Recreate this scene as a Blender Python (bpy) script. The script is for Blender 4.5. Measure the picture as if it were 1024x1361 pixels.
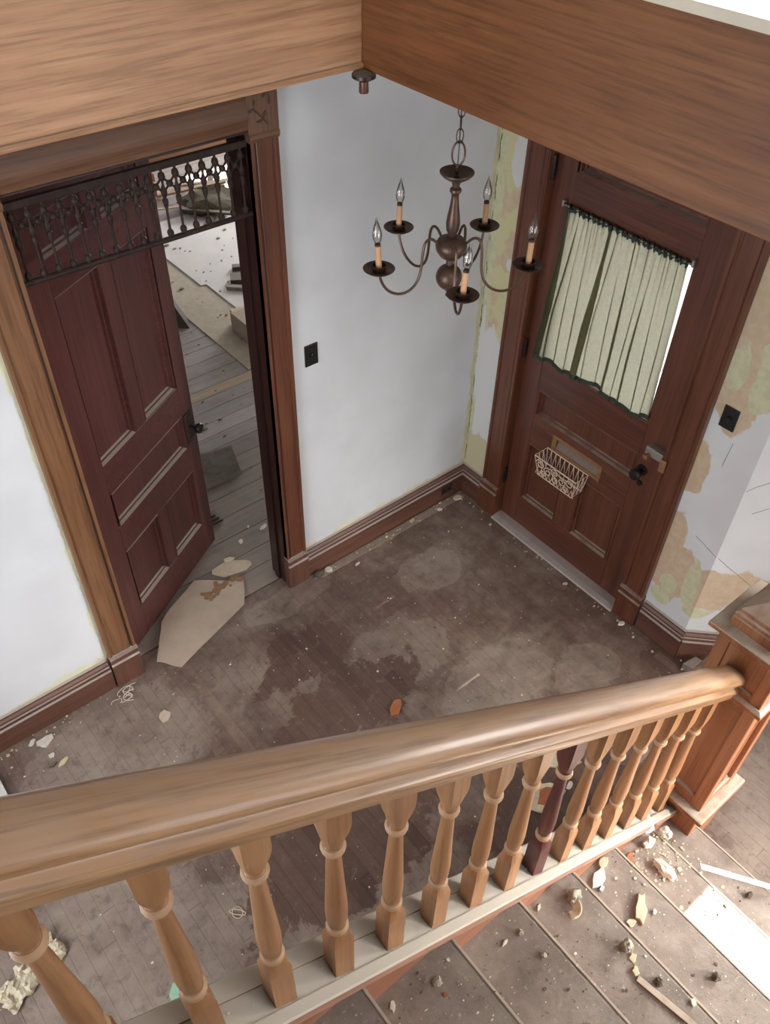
import bpy, bmesh, math, random
from mathutils import Vector, Matrix, noise
random.seed(7)
scene = bpy.context.scene
for o in list(bpy.data.objects): bpy.data.objects.remove(o)
COL = scene.collection

# ------------------------------------------------------------------ camera
cam_d = bpy.data.cameras.new('camera'); cam = bpy.data.objects.new('camera', cam_d); COL.objects.link(cam)
cam_d.sensor_fit = 'VERTICAL'; cam_d.sensor_height = 36.0; cam_d.sensor_width = 27.09
cam_d.lens = 1124.13 * 36.0 / 1361.0; cam_d.clip_start = 0.05
RT = Vector((0.77455, -0.63220, 0.01972)); DN = Vector((-0.43096, -0.55031, -0.71514)); FW = Vector((0.46296, 0.54542, -0.69870))
M = Matrix((RT, -DN, -FW)).transposed().to_4x4(); M.translation = Vector((-2.95336, -2.73440, 3.64676))
cam.matrix_world = M
scene.camera = cam

# ------------------------------------------------------------------ world, sun, window light, exposure
world = bpy.data.worlds.new('world'); scene.world = world; world.use_nodes = True
bg = world.node_tree.nodes['Background']; bg.inputs[0].default_value = (0.95, 0.97, 1.0, 1); bg.inputs[1].default_value = 3.2
def sun():
    d = bpy.data.lights.new('sun', 'SUN'); d.energy = 60.0; d.angle = 0.012; d.color = (1.0, 0.95, 0.86)
    o = bpy.data.objects.new('sun', d); COL.objects.link(o)
    el = math.radians(35); dirv = Vector((-math.cos(el), 0.0, -math.sin(el)))
    o.rotation_euler = dirv.to_track_quat('-Z', 'Y').to_euler(); o.location = (8, -2, 7)
sun()
def area(name, loc, dirv, sx, sy, power, col):
    d = bpy.data.lights.new(name, 'AREA'); d.shape = 'RECTANGLE'; d.size = sx; d.size_y = sy; d.energy = power; d.color = col
    o = bpy.data.objects.new(name, d); COL.objects.link(o); o.location = loc
    o.rotation_euler = Vector(dirv).to_track_quat('-Z', 'Y').to_euler(); return o
area('hall_window_light', (0.05, -4.90, 1.65), (-1.4, 2.5, -1.1), 1.0, 1.4, 32, (1.0, 0.97, 0.93)).data.spread = math.radians(58)
area('stair_foot_window_light', (0.84, -3.10, 1.60), (-2.1, 0.52, -1.05), 1.0, 1.2, 34, (1.0, 0.97, 0.94)).data.spread = math.radians(84)
area('west_window_light', (-4.60, -1.75, 1.75), (1, 0.15, 0), 1.5, 1.7, 57, (0.90, 0.96, 1.0))
area('upper_window_light', (-1.6, -4.90, 4.55), (0, 1, -0.3), 2.2, 1.3, 78, (0.97, 0.98, 1.0))
area('next_room_window_light', (2.95, 4.5, 1.3), (-1, -0.35, -0.1), 1.3, 1.2, 120, (0.95, 0.97, 1.0))
scene.view_settings.view_transform = 'Standard'; scene.view_settings.look = 'None'
scene.view_settings.exposure = 0.02; scene.view_settings.gamma = 1.0; scene.view_settings.use_curve_mapping = False

# ------------------------------------------------------------------ material helpers
def lin(c):
    return tuple((v/255/12.92 if v/255 <= .04045 else ((v/255+.055)/1.055)**2.4) for v in c) + (1,)
class NT:
    def __init__(s, name):
        s.m = bpy.data.materials.new(name); s.m.use_nodes = True; s.t = s.m.node_tree
        s.b = s.t.nodes['Principled BSDF']; s.out = s.t.nodes['Material Output']
    def n(s, typ, props=None, **ins):
        nd = s.t.nodes.new(typ)
        for k, v in (props or {}).items(): setattr(nd, k, v)
        for k, v in ins.items(): s.put(nd.inputs[k], v)
        return nd
    def put(s, sock, v):
        if isinstance(v, bpy.types.NodeSocket): s.t.links.new(v, sock)
        else: sock.default_value = v
    def ma(s, op, a, b=0.0, c=0.0):
        nd = s.t.nodes.new('ShaderNodeMath'); nd.operation = op
        s.put(nd.inputs[0], a); s.put(nd.inputs[1], b); s.put(nd.inputs[2], c); return nd.outputs[0]
    def mix(s, f, a, b, mode='MIX'):
        nd = s.t.nodes.new('ShaderNodeMix'); nd.data_type = 'RGBA'; nd.blend_type = mode
        s.put(nd.inputs[0], f); s.put(nd.inputs[6], a); s.put(nd.inputs[7], b); return nd.outputs[2]
    def ss(s, v, lo, hi):
        nd = s.t.nodes.new('ShaderNodeMapRange'); nd.interpolation_type = 'SMOOTHSTEP'
        s.put(nd.inputs[0], v); nd.inputs[1].default_value = lo; nd.inputs[2].default_value = hi; return nd.outputs[0]
    def ramp(s, f, stops):
        nd = s.t.nodes.new('ShaderNodeValToRGB'); e = nd.color_ramp.elements
        while len(e) < len(stops): e.new(0.5)
        for i, (p, c) in enumerate(stops): e[i].position = p; e[i].color = c
        s.put(nd.inputs[0], f); return nd.outputs[0]
    def noise(s, vec, scale, detail=4, rough=.55, dist=0.0):
        nd = s.n('ShaderNodeTexNoise', None, Scale=scale, Detail=detail, Roughness=rough, Distortion=dist)
        if vec is not None: s.put(nd.inputs['Vector'], vec)
        return nd.outputs['Fac']
    def obj(s): return s.n('ShaderNodeTexCoord').outputs['Object']
    def pos(s): return s.n('ShaderNodeNewGeometry').outputs['Position']
    def nz(s):
        x = s.n('ShaderNodeSeparateXYZ'); s.put(x.inputs[0], s.n('ShaderNodeNewGeometry').outputs['Normal']); return x.outputs[2]
    def map(s, vec, scale, loc=(0, 0, 0)):
        nd = s.n('ShaderNodeMapping'); s.put(nd.inputs[0], vec); nd.inputs[1].default_value = loc; nd.inputs[3].default_value = scale; return nd.outputs[0]
    def xyz(s, vec):
        x = s.n('ShaderNodeSeparateXYZ'); s.put(x.inputs[0], vec); return x.outputs
    def bump(s, h, st, dist=.01):
        nd = s.n('ShaderNodeBump', None, Strength=st, Distance=dist); s.put(nd.inputs['Height'], h); s.put(s.b.inputs['Normal'], nd.outputs[0])
    def blobs(s, u, v, lst, nz_, amp):
        cur = None
        for (cu, cv, ru, rv) in lst:
            a = s.ma('DIVIDE', s.ma('SUBTRACT', u, cu), ru); b = s.ma('DIVIDE', s.ma('SUBTRACT', v, cv), rv)
            d = s.ma('ADD', s.ma('MULTIPLY', a, a), s.ma('MULTIPLY', b, b))
            cur = d if cur is None else s.ma('MINIMUM', cur, d)
        cur = s.ma('ADD', s.ma('SQRT', cur), s.ma('MULTIPLY', s.ma('SUBTRACT', nz_, .5), amp))
        return s.ma('SUBTRACT', 1.0, s.ss(cur, .95, 1.05))
    def fin(s, col, rough, spec=.5, metal=0.0):
        s.put(s.b.inputs['Base Color'], col); s.put(s.b.inputs['Roughness'], rough)
        s.b.inputs['Specular IOR Level'].default_value = spec; s.b.inputs['Metallic'].default_value = metal
        return s.m

def wood(name, dark, mid, light, axis='x', rough=.4, dust=0.0, dustcol=(176, 166, 152), var=.25, coat=0.0, grain=1.0, spec=.45, dlo=.55, dhi=.97):
    dk = lambda c: tuple(v*.84 + .16*sum(c)/3 for v in c)
    dark, mid, light = dk(dark), dk(mid), dk(light)
    t = NT(name); co = t.obj()
    rnd = t.n('ShaderNodeObjectInfo').outputs['Random']
    comb = t.n('ShaderNodeCombineXYZ'); 
    for i in range(3): t.put(comb.inputs[i], t.ma('MULTIPLY', rnd, 7.3 + i*3))
    va = t.n('ShaderNodeVectorMath', {'operation': 'ADD'}); t.put(va.inputs[0], co); t.put(va.inputs[1], comb.outputs[0]); co = va.outputs[0]
    sl = {'x': (.6, 16, 16), 'y': (16, .6, 16), 'z': (16, 16, .6)}[axis]; sf = {'x': (4, 110, 110), 'y': (110, 4, 110), 'z': (110, 110, 4)}[axis]
    g1 = t.noise(t.map(co, sl), 1.6, 6, .62, .35); g2 = t.noise(t.map(co, sf), 1.0, 3, .6)
    g3 = t.noise(co, 1.7, 4, .6)
    f = t.ma('ADD', t.ma('MULTIPLY', g1, .65), t.ma('MULTIPLY', g3, .35))
    c = t.ramp(f, [(.30, lin(dark)), (.5, lin(mid)), (.72, lin(light))])
    c = t.mix(t.ma('MULTIPLY', t.ss(g2, .45, .7), .45*grain), c, lin([v*.62 for v in dark]))
    c = t.mix(t.ma('MULTIPLY', t.ma('SUBTRACT', rnd, .5), var), c, lin([min(255, v*1.25+10) for v in light]))
    r = t.ma('ADD', rough, t.ma('MULTIPLY', t.ma('SUBTRACT', g3, .5), .3))
    if dust:
        d = t.ma('MULTIPLY', t.ss(t.nz(), dlo, dhi), t.ma('MULTIPLY', t.ss(t.noise(t.pos(), 9, 5, .65), .18 if dust < .9 else -.2, .6 if dust < .9 else .45), dust))
        c = t.mix(d, c, lin(dustcol)); r = t.ma('ADD', r, t.ma('MULTIPLY', d, .4))
    t.bump(g2, .12, .004)
    t.b.inputs['Coat Weight'].default_value = coat; t.b.inputs['Coat Roughness'].default_value = .25
    return t.fin(c, r, spec)

def plain(name, col, rough=.6, metal=0.0, var=.12, sc=20, spec=.5, bump=.0):
    t = NT(name); f = t.noise(t.obj(), sc, 5, .65)
    c = t.mix(f, lin([v*(1-var) for v in col]), lin([min(255, v*(1+var)) for v in col]))
    if bump: t.bump(f, bump, .01)
    return t.fin(c, rough, spec, metal)

def floor_mat():
    t = NT('dusty_strip_floor'); p = t.pos(); x, y, z = t.xyz(p)
    rnd = t.n('ShaderNodeObjectInfo').outputs['Random']
    gr = t.noise(t.map(p, (60, 2.0, 1)), 1.0, 4, .6)
    big = t.noise(p, 1.3, 5, .6, .6); med = t.noise(p, 6.5, 6, .68, .5); fine = t.noise(p, 42, 5, .7)
    wd = t.ramp(t.ma('ADD', t.ma('MULTIPLY', gr, .6), t.ma('MULTIPLY', rnd, .4)), [(.2, lin((82, 62, 53))), (.5, lin((97, 75, 65))), (.8, lin((112, 88, 77)))])
    # thick grey dust: everywhere a little, heavier in walked-off patches and along the left wall
    blob = t.blobs(x, y, [(-1.15, -.75, .30, .22), (-.85, -1.20, .34, .22), (-.45, -1.45, .2, .14), (-2.55, -.35, .42, .34), (-3.0, -1.1, .4, .5), (-.62, -.42, .22, .14), (-1.42, -.1, .3, .10), (-2.75, -1.35, .35, .2), (-.2, -2.75, .6, .55)], med, 1.5)  # last blob, beside the stair foot, paints brighter light onto the hall floor
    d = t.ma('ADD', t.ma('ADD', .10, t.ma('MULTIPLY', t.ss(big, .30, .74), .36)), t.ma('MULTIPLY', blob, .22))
    d = t.ma('ADD', d, t.ma('MULTIPLY', t.ma('SUBTRACT', med, .5), .8))
    dark = t.blobs(x, y, [(-1.55, -.45, .30, .16), (-1.55, -.85, .4, .2), (-2.0, -1.4, .5, .25), (-.05, -1.70, .22, .16), (-1.05, -1.85, .5, .25)], med, 2.0)
    d = t.ma('SUBTRACT', d, t.ma('MULTIPLY', dark, .42))
    c = t.mix(t.ss(d, .0, .75), wd, lin((154, 138, 125)))
    mo = t.noise(p, 15, 7, .78, .4); c = t.mix(t.ma('MULTIPLY', t.ss(mo, .50, .68), .45), c, lin((66, 54, 49))); c = t.mix(t.ma('MULTIPLY', t.ma('SUBTRACT', 1.0, t.ss(mo, .30, .46)), .35), c, lin((158, 146, 136)))
    sp = t.ss(fine, .66, .72); c = t.mix(t.ma('MULTIPLY', sp, .5), c, lin((172, 164, 154)))
    sp2 = t.ss(t.noise(p, 27, 4, .7), .66, .72); c = t.mix(t.ma('MULTIPLY', sp2, .6), c, lin((45, 36, 34)))
    t.bump(fine, .18, .006)
    return t.fin(c, t.ma('ADD', .48, t.ma('MULTIPLY', t.ss(d, 0, .8), .3)), .4)

def tread_mat():
    t = NT('dirty_tread'); p = t.pos()
    big = t.noise(p, 3.0, 5, .6, .5); med = t.noise(p, 13, 6, .7, .3); fine = t.noise(p, 70, 4, .7)
    c = t.ramp(t.ma('ADD', t.ma('MULTIPLY', big, .55), t.ma('MULTIPLY', med, .45)), [(.32, lin((104, 92, 82))), (.5, lin((134, 121, 110))), (.68, lin((160, 148, 137)))])
    c = t.mix(t.ma('MULTIPLY', t.ss(fine, .62, .7), .6), c, lin((190, 182, 170)))
    c = t.mix(t.ma('MULTIPLY', t.ss(t.noise(p, 38, 4, .7), .63, .7), .6), c, lin((58, 49, 42)))
    t.bump(fine, .3, .006)
    return t.fin(c, .55, .45)

def wall_north_mat():
    t = NT('white_plaster_north'); p = t.pos(); x, y, z = t.xyz(p)
    n1 = t.noise(p, 2.0, 4, .5); n2 = t.noise(p, 14, 6, .7); n3 = t.noise(p, 5, 3, .5)
    c = t.mix(t.ss(n1, .35, .65), lin((208, 210, 213)), lin((199, 200, 203)))
    d = t.ma('ABSOLUTE', x)
    for e in (t.ma('MULTIPLY', t.ma('ABSOLUTE', t.ma('ADD', x, 1.221)), 1.6), t.ma('MULTIPLY', t.ma('ABSOLUTE', t.ma('ADD', x, 2.393)), 1.5), t.ma('MULTIPLY', t.ma('ABSOLUTE', t.ma('SUBTRACT', z, .195)), .8)):
        d = t.ma('MINIMUM', d, e)
    d = t.ma('ADD', d, t.ma('MULTIPLY', t.ma('SUBTRACT', n2, .5), .07)); d = t.ma('ADD', d, t.ma('MULTIPLY', t.ma('SUBTRACT', n3, .5), .12))
    m = t.ma('SUBTRACT', 1.0, t.ss(d, .018, .030))
    c = t.mix(m, c, t.mix(t.ss(n3, .4, .6), lin((208, 206, 180)), lin((196, 184, 160))))
    t.bump(n2, .06, .01)
    return t.fin(c, .75, .25)

def wall_east_mat():
    t = NT('peeling_plaster_east'); p = t.pos(); x, y, z = t.xyz(p); u = t.ma('MULTIPLY', y, -1.0)
    n1 = t.noise(p, 2.0, 4, .5); n2 = t.noise(p, 7, 3.5, .55, .3); n3 = t.noise(p, 24, 5, .65)
    white = t.mix(t.ss(n1, .35, .65), lin((212, 214, 216)), lin((203, 204, 205)))
    tan = t.mix(t.ss(n3, .35, .7), lin((190, 168, 142)), lin((200, 182, 158)))
    yel = t.mix(t.ss(n3, .4, .65), lin((199, 197, 166)), lin((186, 186, 154)))
    mt = t.blobs(u, z, [(1.50, 1.95, .22, .38), (1.42, 1.14, .075, .15), (1.43, .66, .07, .2), (1.50, .50, .15, .17), (1.73, .53, .17, .15), (1.50, 1.52, .1, .12)], n2, 1.3)
    my = t.blobs(u, z, [(1.61, .50, .045, .17), (1.50, .42, .05, .06), (1.58, 1.72, .06, .2), (1.47, .30, .05, .05), (1.66, .33, .06, .04), (1.45, 1.7, .05, .10)], n2, 2.0)
    c = t.mix(mt, white, tan); c = t.mix(my, c, yel)
    # narrow strip between the corner and the door casing
    strip = t.ma('SUBTRACT', 1.0, t.ss(u, .24, .26))
    sc = t.mix(t.ss(t.ma('ADD', u, t.ma('MULTIPLY', t.ma('SUBTRACT', n2, .5), .08)), .05, .062), yel, t.mix(t.ss(n2, .42, .5), tan, lin((199, 193, 152))))
    lowz = t.ma('ADD', z, t.ma('MULTIPLY', t.ma('SUBTRACT', n2, .5), .35))
    sw = t.ma('SUBTRACT', 1.0, t.ss(lowz, 1.16, 1.19)); sc2 = t.mix(t.ss(t.ma('ADD', u, t.ma('MULTIPLY', t.ma('SUBTRACT', n2, .5), .05)), .035, .045), yel, lin((206, 206, 205)))
    sc = t.mix(sw, sc, sc2); sc = t.mix(t.ma('SUBTRACT', 1.0, t.ss(lowz, .47, .50)), sc, lin((190, 182, 150)))
    wp = t.blobs(u, z, [(.14, 2.12, .05, .13), (.16, 1.6, .02, .03), (.03, 1.0, .02, .3)], n2, 1.2)
    sc = t.mix(wp, sc, lin((205, 205, 203)))
    c = t.mix(strip, c, sc)
    # ragged crack of dark grime up the corner
    cr = t.ma('SUBTRACT', 1.0, t.ss(t.ma('ABSOLUTE', t.ma('SUBTRACT', u, t.ma('ADD', .008, t.ma('MULTIPLY', t.ma('SUBTRACT', n3, .5), .02)))), .0015, .004))
    c = t.mix(t.ma('MULTIPLY', cr, t.ss(n2, .42, .55)), c, lin((52, 58, 40)))
    t.bump(t.ma('ADD', n3, t.ma('MULTIPLY', mt, -1.0)), .12, .01)
    return t.fin(c, .8, .2)

def cloth_mat():
    t = NT('green_curtain_cloth'); co = t.obj()
    w1 = t.noise(t.map(co, (1, 420, 30)), 1, 2, .5); w2 = t.noise(t.map(co, (1, 30, 420)), 1, 2, .5); w = t.ma('ADD', t.ma('MULTIPLY', w1, .5), t.ma('MULTIPLY', w2, .5))
    c = t.mix(w, lin((138, 136, 112)), lin((228, 222, 200)))
    df = t.n('ShaderNodeBsdfDiffuse'); t.put(df.inputs[0], lin((58, 68, 52)))
    tr = t.n('ShaderNodeBsdfTranslucent'); t.put(tr.inputs[0], c)
    mx = t.n('ShaderNodeMixShader'); mx.inputs[0].default_value = .7
    t.put(mx.inputs[1], df.outputs[0]); t.put(mx.inputs[2], tr.outputs[0]); t.put(t.out.inputs[0], mx.outputs[0]); return t.m

def glass_mat(name, rough=.0, tint=(1, 1, 1, 1), gl=.08):
    t = NT(name); tr = t.n('ShaderNodeBsdfTransparent'); tr.inputs[0].default_value = tint
    g = t.n('ShaderNodeBsdfGlossy'); g.inputs['Roughness'].default_value = rough + .03
    fr = t.n('ShaderNodeFresnel', None, IOR=1.45); mx = t.n('ShaderNodeMixShader')
    t.put(mx.inputs[0], t.ma('ADD', t.ma('MULTIPLY', fr.outputs[0], .8), gl)); t.put(mx.inputs[1], tr.outputs[0]); t.put(mx.inputs[2], g.outputs[0]); t.put(t.out.inputs[0], mx.outputs[0]); return t.m

MT = {}
BEAM = ((140, 92, 60), (176, 123, 84), (201, 151, 108))
for ax in 'xyz':
    MT['beam'+ax] = wood('fascia_oak_'+ax, (148, 96, 62), (184, 130, 90), (210, 160, 116), ax, .42, .5, grain=.9, var=.1)
    MT['beamr'+ax] = wood('fascia_oak_red_'+ax, (106, 58, 28), (133, 78, 40), (153, 97, 53), ax, .40, .5, grain=.9, var=.1)
    MT['case'+ax] = wood('casing_oak_'+ax, (98, 61, 36), (124, 81, 50), (144, 100, 66), ax, .4, .55, var=.1)
    MT['caser'+ax] = wood('casing_cherry_'+ax, (78, 38, 22), (104, 54, 33), (124, 70, 44), ax, .35, .6, var=.1, coat=.15)
    MT['head'+ax] = wood('head_casing_brown_'+ax, (84, 52, 34), (106, 68, 45), (126, 86, 60), ax, .45, .55, var=.05)
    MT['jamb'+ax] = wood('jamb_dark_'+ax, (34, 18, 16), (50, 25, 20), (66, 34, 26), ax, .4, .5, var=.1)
    MT['doora'+ax] = wood('door_mahogany_'+ax, (74, 37, 35), (93, 47, 43), (110, 60, 54), ax, .42, .9, var=.08, coat=.12)
    MT['doorb'+ax] = wood('door_front_oak_'+ax, (74, 36, 24), (98, 50, 34), (118, 64, 42), ax, .38, .85, dustcol=(158, 143, 128), var=.1, coat=.1)
    MT['base'+ax] = wood('baseboard_oak_'+ax, (78, 44, 34), (102, 62, 48), (122, 78, 62), ax, .42, .92, dustcol=(170, 160, 152), var=.1)
    MT['rail'+ax] = wood('handrail_oak_'+ax, (146, 98, 58), (182, 130, 82), (206, 158, 110), ax, .34, .45, dustcol=(168, 144, 126), var=.05, coat=.7, grain=1.3, dlo=.25, dhi=.75)
    MT['bal'+ax] = wood('baluster_oak_'+ax, (132, 82, 46), (162, 108, 64), (184, 134, 88), ax, .40, .85, dustcol=(190, 178, 164), var=.25, grain=.7)
    MT['newel'+ax] = wood('newel_oak_'+ax, (130, 76, 44), (158, 98, 60), (180, 120, 78), ax, .38, .85, dustcol=(186, 176, 160), var=.15)
    MT['string'+ax] = wood('stringer_oak_'+ax, (128, 76, 52), (152, 95, 68), (172, 116, 86), ax, .4, .95, dustcol=(196, 190, 178), var=.1)
    MT['cap'+ax] = wood('dusty_cap_oak_'+ax, (136, 92, 70), (158, 112, 88), (178, 134, 108), ax, .5, .97, dustcol=(180, 172, 158), var=.05, dlo=.2, dhi=.6)
    MT['raw'+ax] = wood('weathered_plank_'+ax, (112, 98, 94), (142, 127, 121), (166, 150, 143), ax, .6, .35, dustcol=(178, 172, 168), var=.5)
MT['jambleaf'] = wood('carved_leaf', (66, 34, 22), (80, 44, 30), (92, 54, 38), 'z', .5)
MT['darkbal'] = wood('baluster_dark_red', (66, 26, 24), (88, 36, 32), (104, 46, 40), 'z', .38, .7, dustcol=(176, 164, 152), var=.1)
MT['rawbrown'] = wood('brown_dusty_plank', (92, 76, 68), (120, 104, 94), (146, 130, 119), 'x', .6, .5, dustcol=(152, 138, 126), var=.3)
MT['rawtan'] = wood('pale_pine_plank', (150, 126, 96), (176, 150, 116), (196, 172, 140), 'x', .6, .2, var=.1)
MT['fret'] = wood('fretwork_dark_wood', (36, 25, 21), (50, 35, 29), (64, 46, 38), 'z', .55, .12, dustcol=(110, 96, 84), var=.1, spec=.2)
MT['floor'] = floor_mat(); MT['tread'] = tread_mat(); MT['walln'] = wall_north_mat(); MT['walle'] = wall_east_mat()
MT['wallp'] = plain('off_white_plaster', (206, 206, 204), .8, 0, .04, 3); MT['subfloor'] = plain('dark_subfloor', (48, 38, 34), .9)
MT['ceil'] = plain('ceiling_plaster', (196, 194, 190), .85, 0, .04, 3); MT['upfloor'] = plain('pale_upper_floor', (214, 204, 186), .5, 0, .08, 6)
MT['brass'] = plain('aged_brass', (92, 72, 60), .42, .6, .22, 30); MT['brassd'] = plain('dark_brass', (78, 60, 50), .42, .7, .2, 30)
MT['sleeve'] = plain('aged_candle_sleeve', (205, 160, 120), .6, 0, .08, 30); MT['black'] = plain('black_bakelite', (22, 22, 24), .35, 0, .2, 40)
MT['iron'] = plain('dark_iron', (46, 40, 40), .4, .6, .3, 60); MT['bronzeplate'] = plain('tarnished_bronze', (70, 60, 54), .42, .7, .4, 90, bump=.6)
MT['slot'] = plain('dull_brass_slot', (156, 118, 84), .42, .55, .15, 40); MT['flap'] = plain('dull_brass_flap', (128, 112, 100), .4, .5, .15, 40)
MT['wire'] = plain('cream_wire', (214, 192, 170), .5, 0, .08, 40); MT['cloth'] = cloth_mat()
MT['hem'] = plain('dark_green_hem', (44, 54, 44), .9, 0, .2, 60); MT['steel'] = plain('dull_steel', (150, 144, 136), .5, .5, .12, 40)
MT['glass'] = glass_mat('window_glass'); MT['bulb'] = glass_mat('clear_bulb', .06, (.93, .91, .88, 1), .10)
MT['plaster'] = plain('plaster_chip', (212, 204, 190), .9, 0, .14, 60, bump=.3); MT['stone'] = plain('grey_mortar', (140, 132, 118), .95, 0, .4, 55, bump=.8)
MT['darkstone'] = plain('dark_mortar', (86, 78, 66), .95, 0, .4, 55, bump=.8); MT['tanpl'] = plain('tan_plaster', (202, 186, 158), .9, 0, .15, 40, bump=.4)
MT['card'] = plain('tan_board', (178, 160, 142), .8, 0, .10, 9, bump=.1); MT['mint'] = plain('mint_paint_flake', (150, 186, 160), .7, 0, .08, 30)
MT['orangewood'] = wood('orange_wood_chip', (150, 80, 40), (176, 100, 56), (192, 120, 72), 'x', .6); MT['fibre'] = plain('torn_fibre', (192, 178, 156), .9, 0, .35, 35, bump=.6)
MT['brick'] = plain('old_brick', (140, 88, 70), .9, 0, .25, 25, bump=.4); MT['sheet'] = plain('white_wallboard', (206, 200, 196), .8, 0, .06, 5)
MT['under'] = plain('dusty_underlay', (176, 164, 146), .9, 0, .14, 12, bump=.2); MT['darkboard'] = wood('dark_board', (60, 46, 38), (80, 64, 52), (98, 82, 68), 'x', .6, .3)
MT['paint'] = plain('white_paint', (206, 206, 200), .6, 0, .06, 12); MT['thresh'] = plain('worn_metal_threshold', (172, 160, 152), .5, .15, .12, 20)
MT['nosing'] = plain('worn_nosing', (178, 164, 148), .7, 0, .1, 40)
MT['ringdust'] = plain('worn_pale_ring', (176, 140, 108), .6, 0, .14, 60)
MT['strip'] = plain('dusty_floor_strip', (136, 121, 108), .85, 0, .22, 22)
MT['brownstain'] = plain('brown_stain', (136, 102, 74), .9, 0, .3, 60); MT['peel'] = plain('tan_paint_chip', (190, 172, 150), .85, 0, .12, 40)

# ------------------------------------------------------------------ mesh helpers
class MB:
    def __init__(s): s.v = []; s.f = []; s.sm = []
    def add(s, vs, fs, smooth=False):
        b = len(s.v); s.v += [tuple(v) for v in vs]; s.f += [tuple(i+b for i in f) for f in fs]; s.sm += [smooth]*len(fs); return s
    def box(s, lo, hi):
        x0, x1 = sorted((lo[0], hi[0])); y0, y1 = sorted((lo[1], hi[1])); z0, z1 = sorted((lo[2], hi[2]))
        v = [(x0,y0,z0),(x1,y0,z0),(x1,y1,z0),(x0,y1,z0),(x0,y0,z1),(x1,y0,z1),(x1,y1,z1),(x0,y1,z1)]
        return s.add(v, [(0,3,2,1),(4,5,6,7),(0,1,5,4),(1,2,6,5),(2,3,7,6),(3,0,4,7)])
    def hexa(s, v):   # 8 points, bottom ring then top ring
        return s.add(v, [(0,3,2,1),(4,5,6,7),(0,1,5,4),(1,2,6,5),(2,3,7,6),(3,0,4,7)])
    def sweep(s, prof, a, b, fn, smooth=False):
        """closed profile (list of 2D) placed by fn(t, p) at t=a and t=b."""
        n = len(prof); v = [fn(a, p) for p in prof] + [fn(b, p) for p in prof]
        f = [(i, (i+1) % n, n+(i+1) % n, n+i) for i in range(n)] 
        s.add(v, f, smooth); s.add([fn(a, p) for p in prof], [tuple(range(n))[::-1]]); s.add([fn(b, p) for p in prof], [tuple(range(n))]); return s
    def lathe(s, prof, c=(0, 0, 0), seg=20, axis='z', smooth=True):
        v = []; n = len(prof)
        for (r, h) in prof:
            for k in range(seg):
                a = 2*math.pi*k/seg; p = (r*math.cos(a), r*math.sin(a), h)
                if axis == 'x': p = (h, p[0], p[1])
                if axis == 'y': p = (p[1], h, p[0])
                v.append((c[0]+p[0], c[1]+p[1], c[2]+p[2]))
        f = []
        for i in range(n-1):
            for k in range(seg):
                k2 = (k+1) % seg; f.append((i*seg+k, i*seg+k2, (i+1)*seg+k2, (i+1)*seg+k))
        f.append(tuple(range(seg))[::-1]); f.append(tuple(range((n-1)*seg, n*seg)))
        return s.add(v, f, smooth)
    def tube(s, pts, r, seg=8, closed=False, smooth=True):
        pts = [Vector(p) for p in pts]; n = len(pts); v = []; up = Vector((.123, .31, .94)).normalized(); prev = None
        for i, p in enumerate(pts):
            if closed: t = pts[(i+1) % n]-pts[i-1]
            else: t = pts[min(i+1, n-1)]-pts[max(i-1, 0)]
            t.normalize()
            a = (prev - t*prev.dot(t)) if prev else t.cross(up)
            if a.length < 1e-5: a = t.cross(Vector((1, 0, 0)))
            a.normalize(); prev = a; b = t.cross(a); rr = r[i] if isinstance(r, (list, tuple)) else r
            for k in range(seg):
                an = 2*math.pi*k/seg; v.append(p + a*rr*math.cos(an) + b*rr*math.sin(an))
        f = []
        for i in range(n if closed else n-1):
            j = (i+1) % n
            for k in range(seg): k2 = (k+1) % seg; f.append((i*seg+k, i*seg+k2, j*seg+k2, j*seg+k))
        if not closed: f.append(tuple(range(seg))[::-1]); f.append(tuple(range((n-1)*seg, n*seg)))
        return s.add(v, f, smooth)
    def poly(s, pts, z0, z1):
        n = len(pts); v = [(p[0], p[1], z0) for p in pts] + [(p[0], p[1], z1) for p in pts]
        return s.add(v, [tuple(range(n))[::-1], tuple(range(n, 2*n))] + [(i, (i+1) % n, n+(i+1) % n, n+i) for i in range(n)])
    def mesh(s, name, angle=35):
        me = bpy.data.meshes.new(name); me.from_pydata(s.v, [], s.f)
        bm = bmesh.new(); bm.from_mesh(me); bmesh.ops.recalc_face_normals(bm, faces=bm.faces); bm.to_mesh(me); bm.free()
        me.polygons.foreach_set('use_smooth', s.sm)
        if any(s.sm): me.set_sharp_from_angle(angle=math.radians(angle))
        return me

def link(name, me, m, parent=None, loc=(0, 0, 0), bevel=0.0, world_verts=True):
    o = bpy.data.objects.new(name, me); COL.objects.link(o)
    if m and not me.materials: me.materials.append(MT[m] if isinstance(m, str) else m)
    loc = Vector(loc)
    if parent is not None:
        o.parent = parent; p = parent; off = Vector((0, 0, 0))
        while p is not None: off += p.location; p = p.parent
        loc = loc - off
    o.location = loc
    if bevel:
        b = o.modifiers.new('bevel', 'BEVEL'); b.width = bevel; b.segments = 2; b.limit_method = 'ANGLE'; b.angle_limit = math.radians(40)
    return o
def part(name, mb, m, parent, bevel=0.0): return link(name, mb.mesh(name), m, parent, (0, 0, 0), bevel)
def tag(o, label, cat=None, group=None, kind=None):
    o['label'] = label
    if cat: o['category'] = cat
    if group: o['group'] = group
    if kind: o['kind'] = kind
    return o
def thing(name, base, label, cat, group=None, kind=None):
    o = bpy.data.objects.new(name, None); COL.objects.link(o); o.location = base; o.empty_display_size = .05
    return tag(o, label, cat, group, kind)
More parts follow.
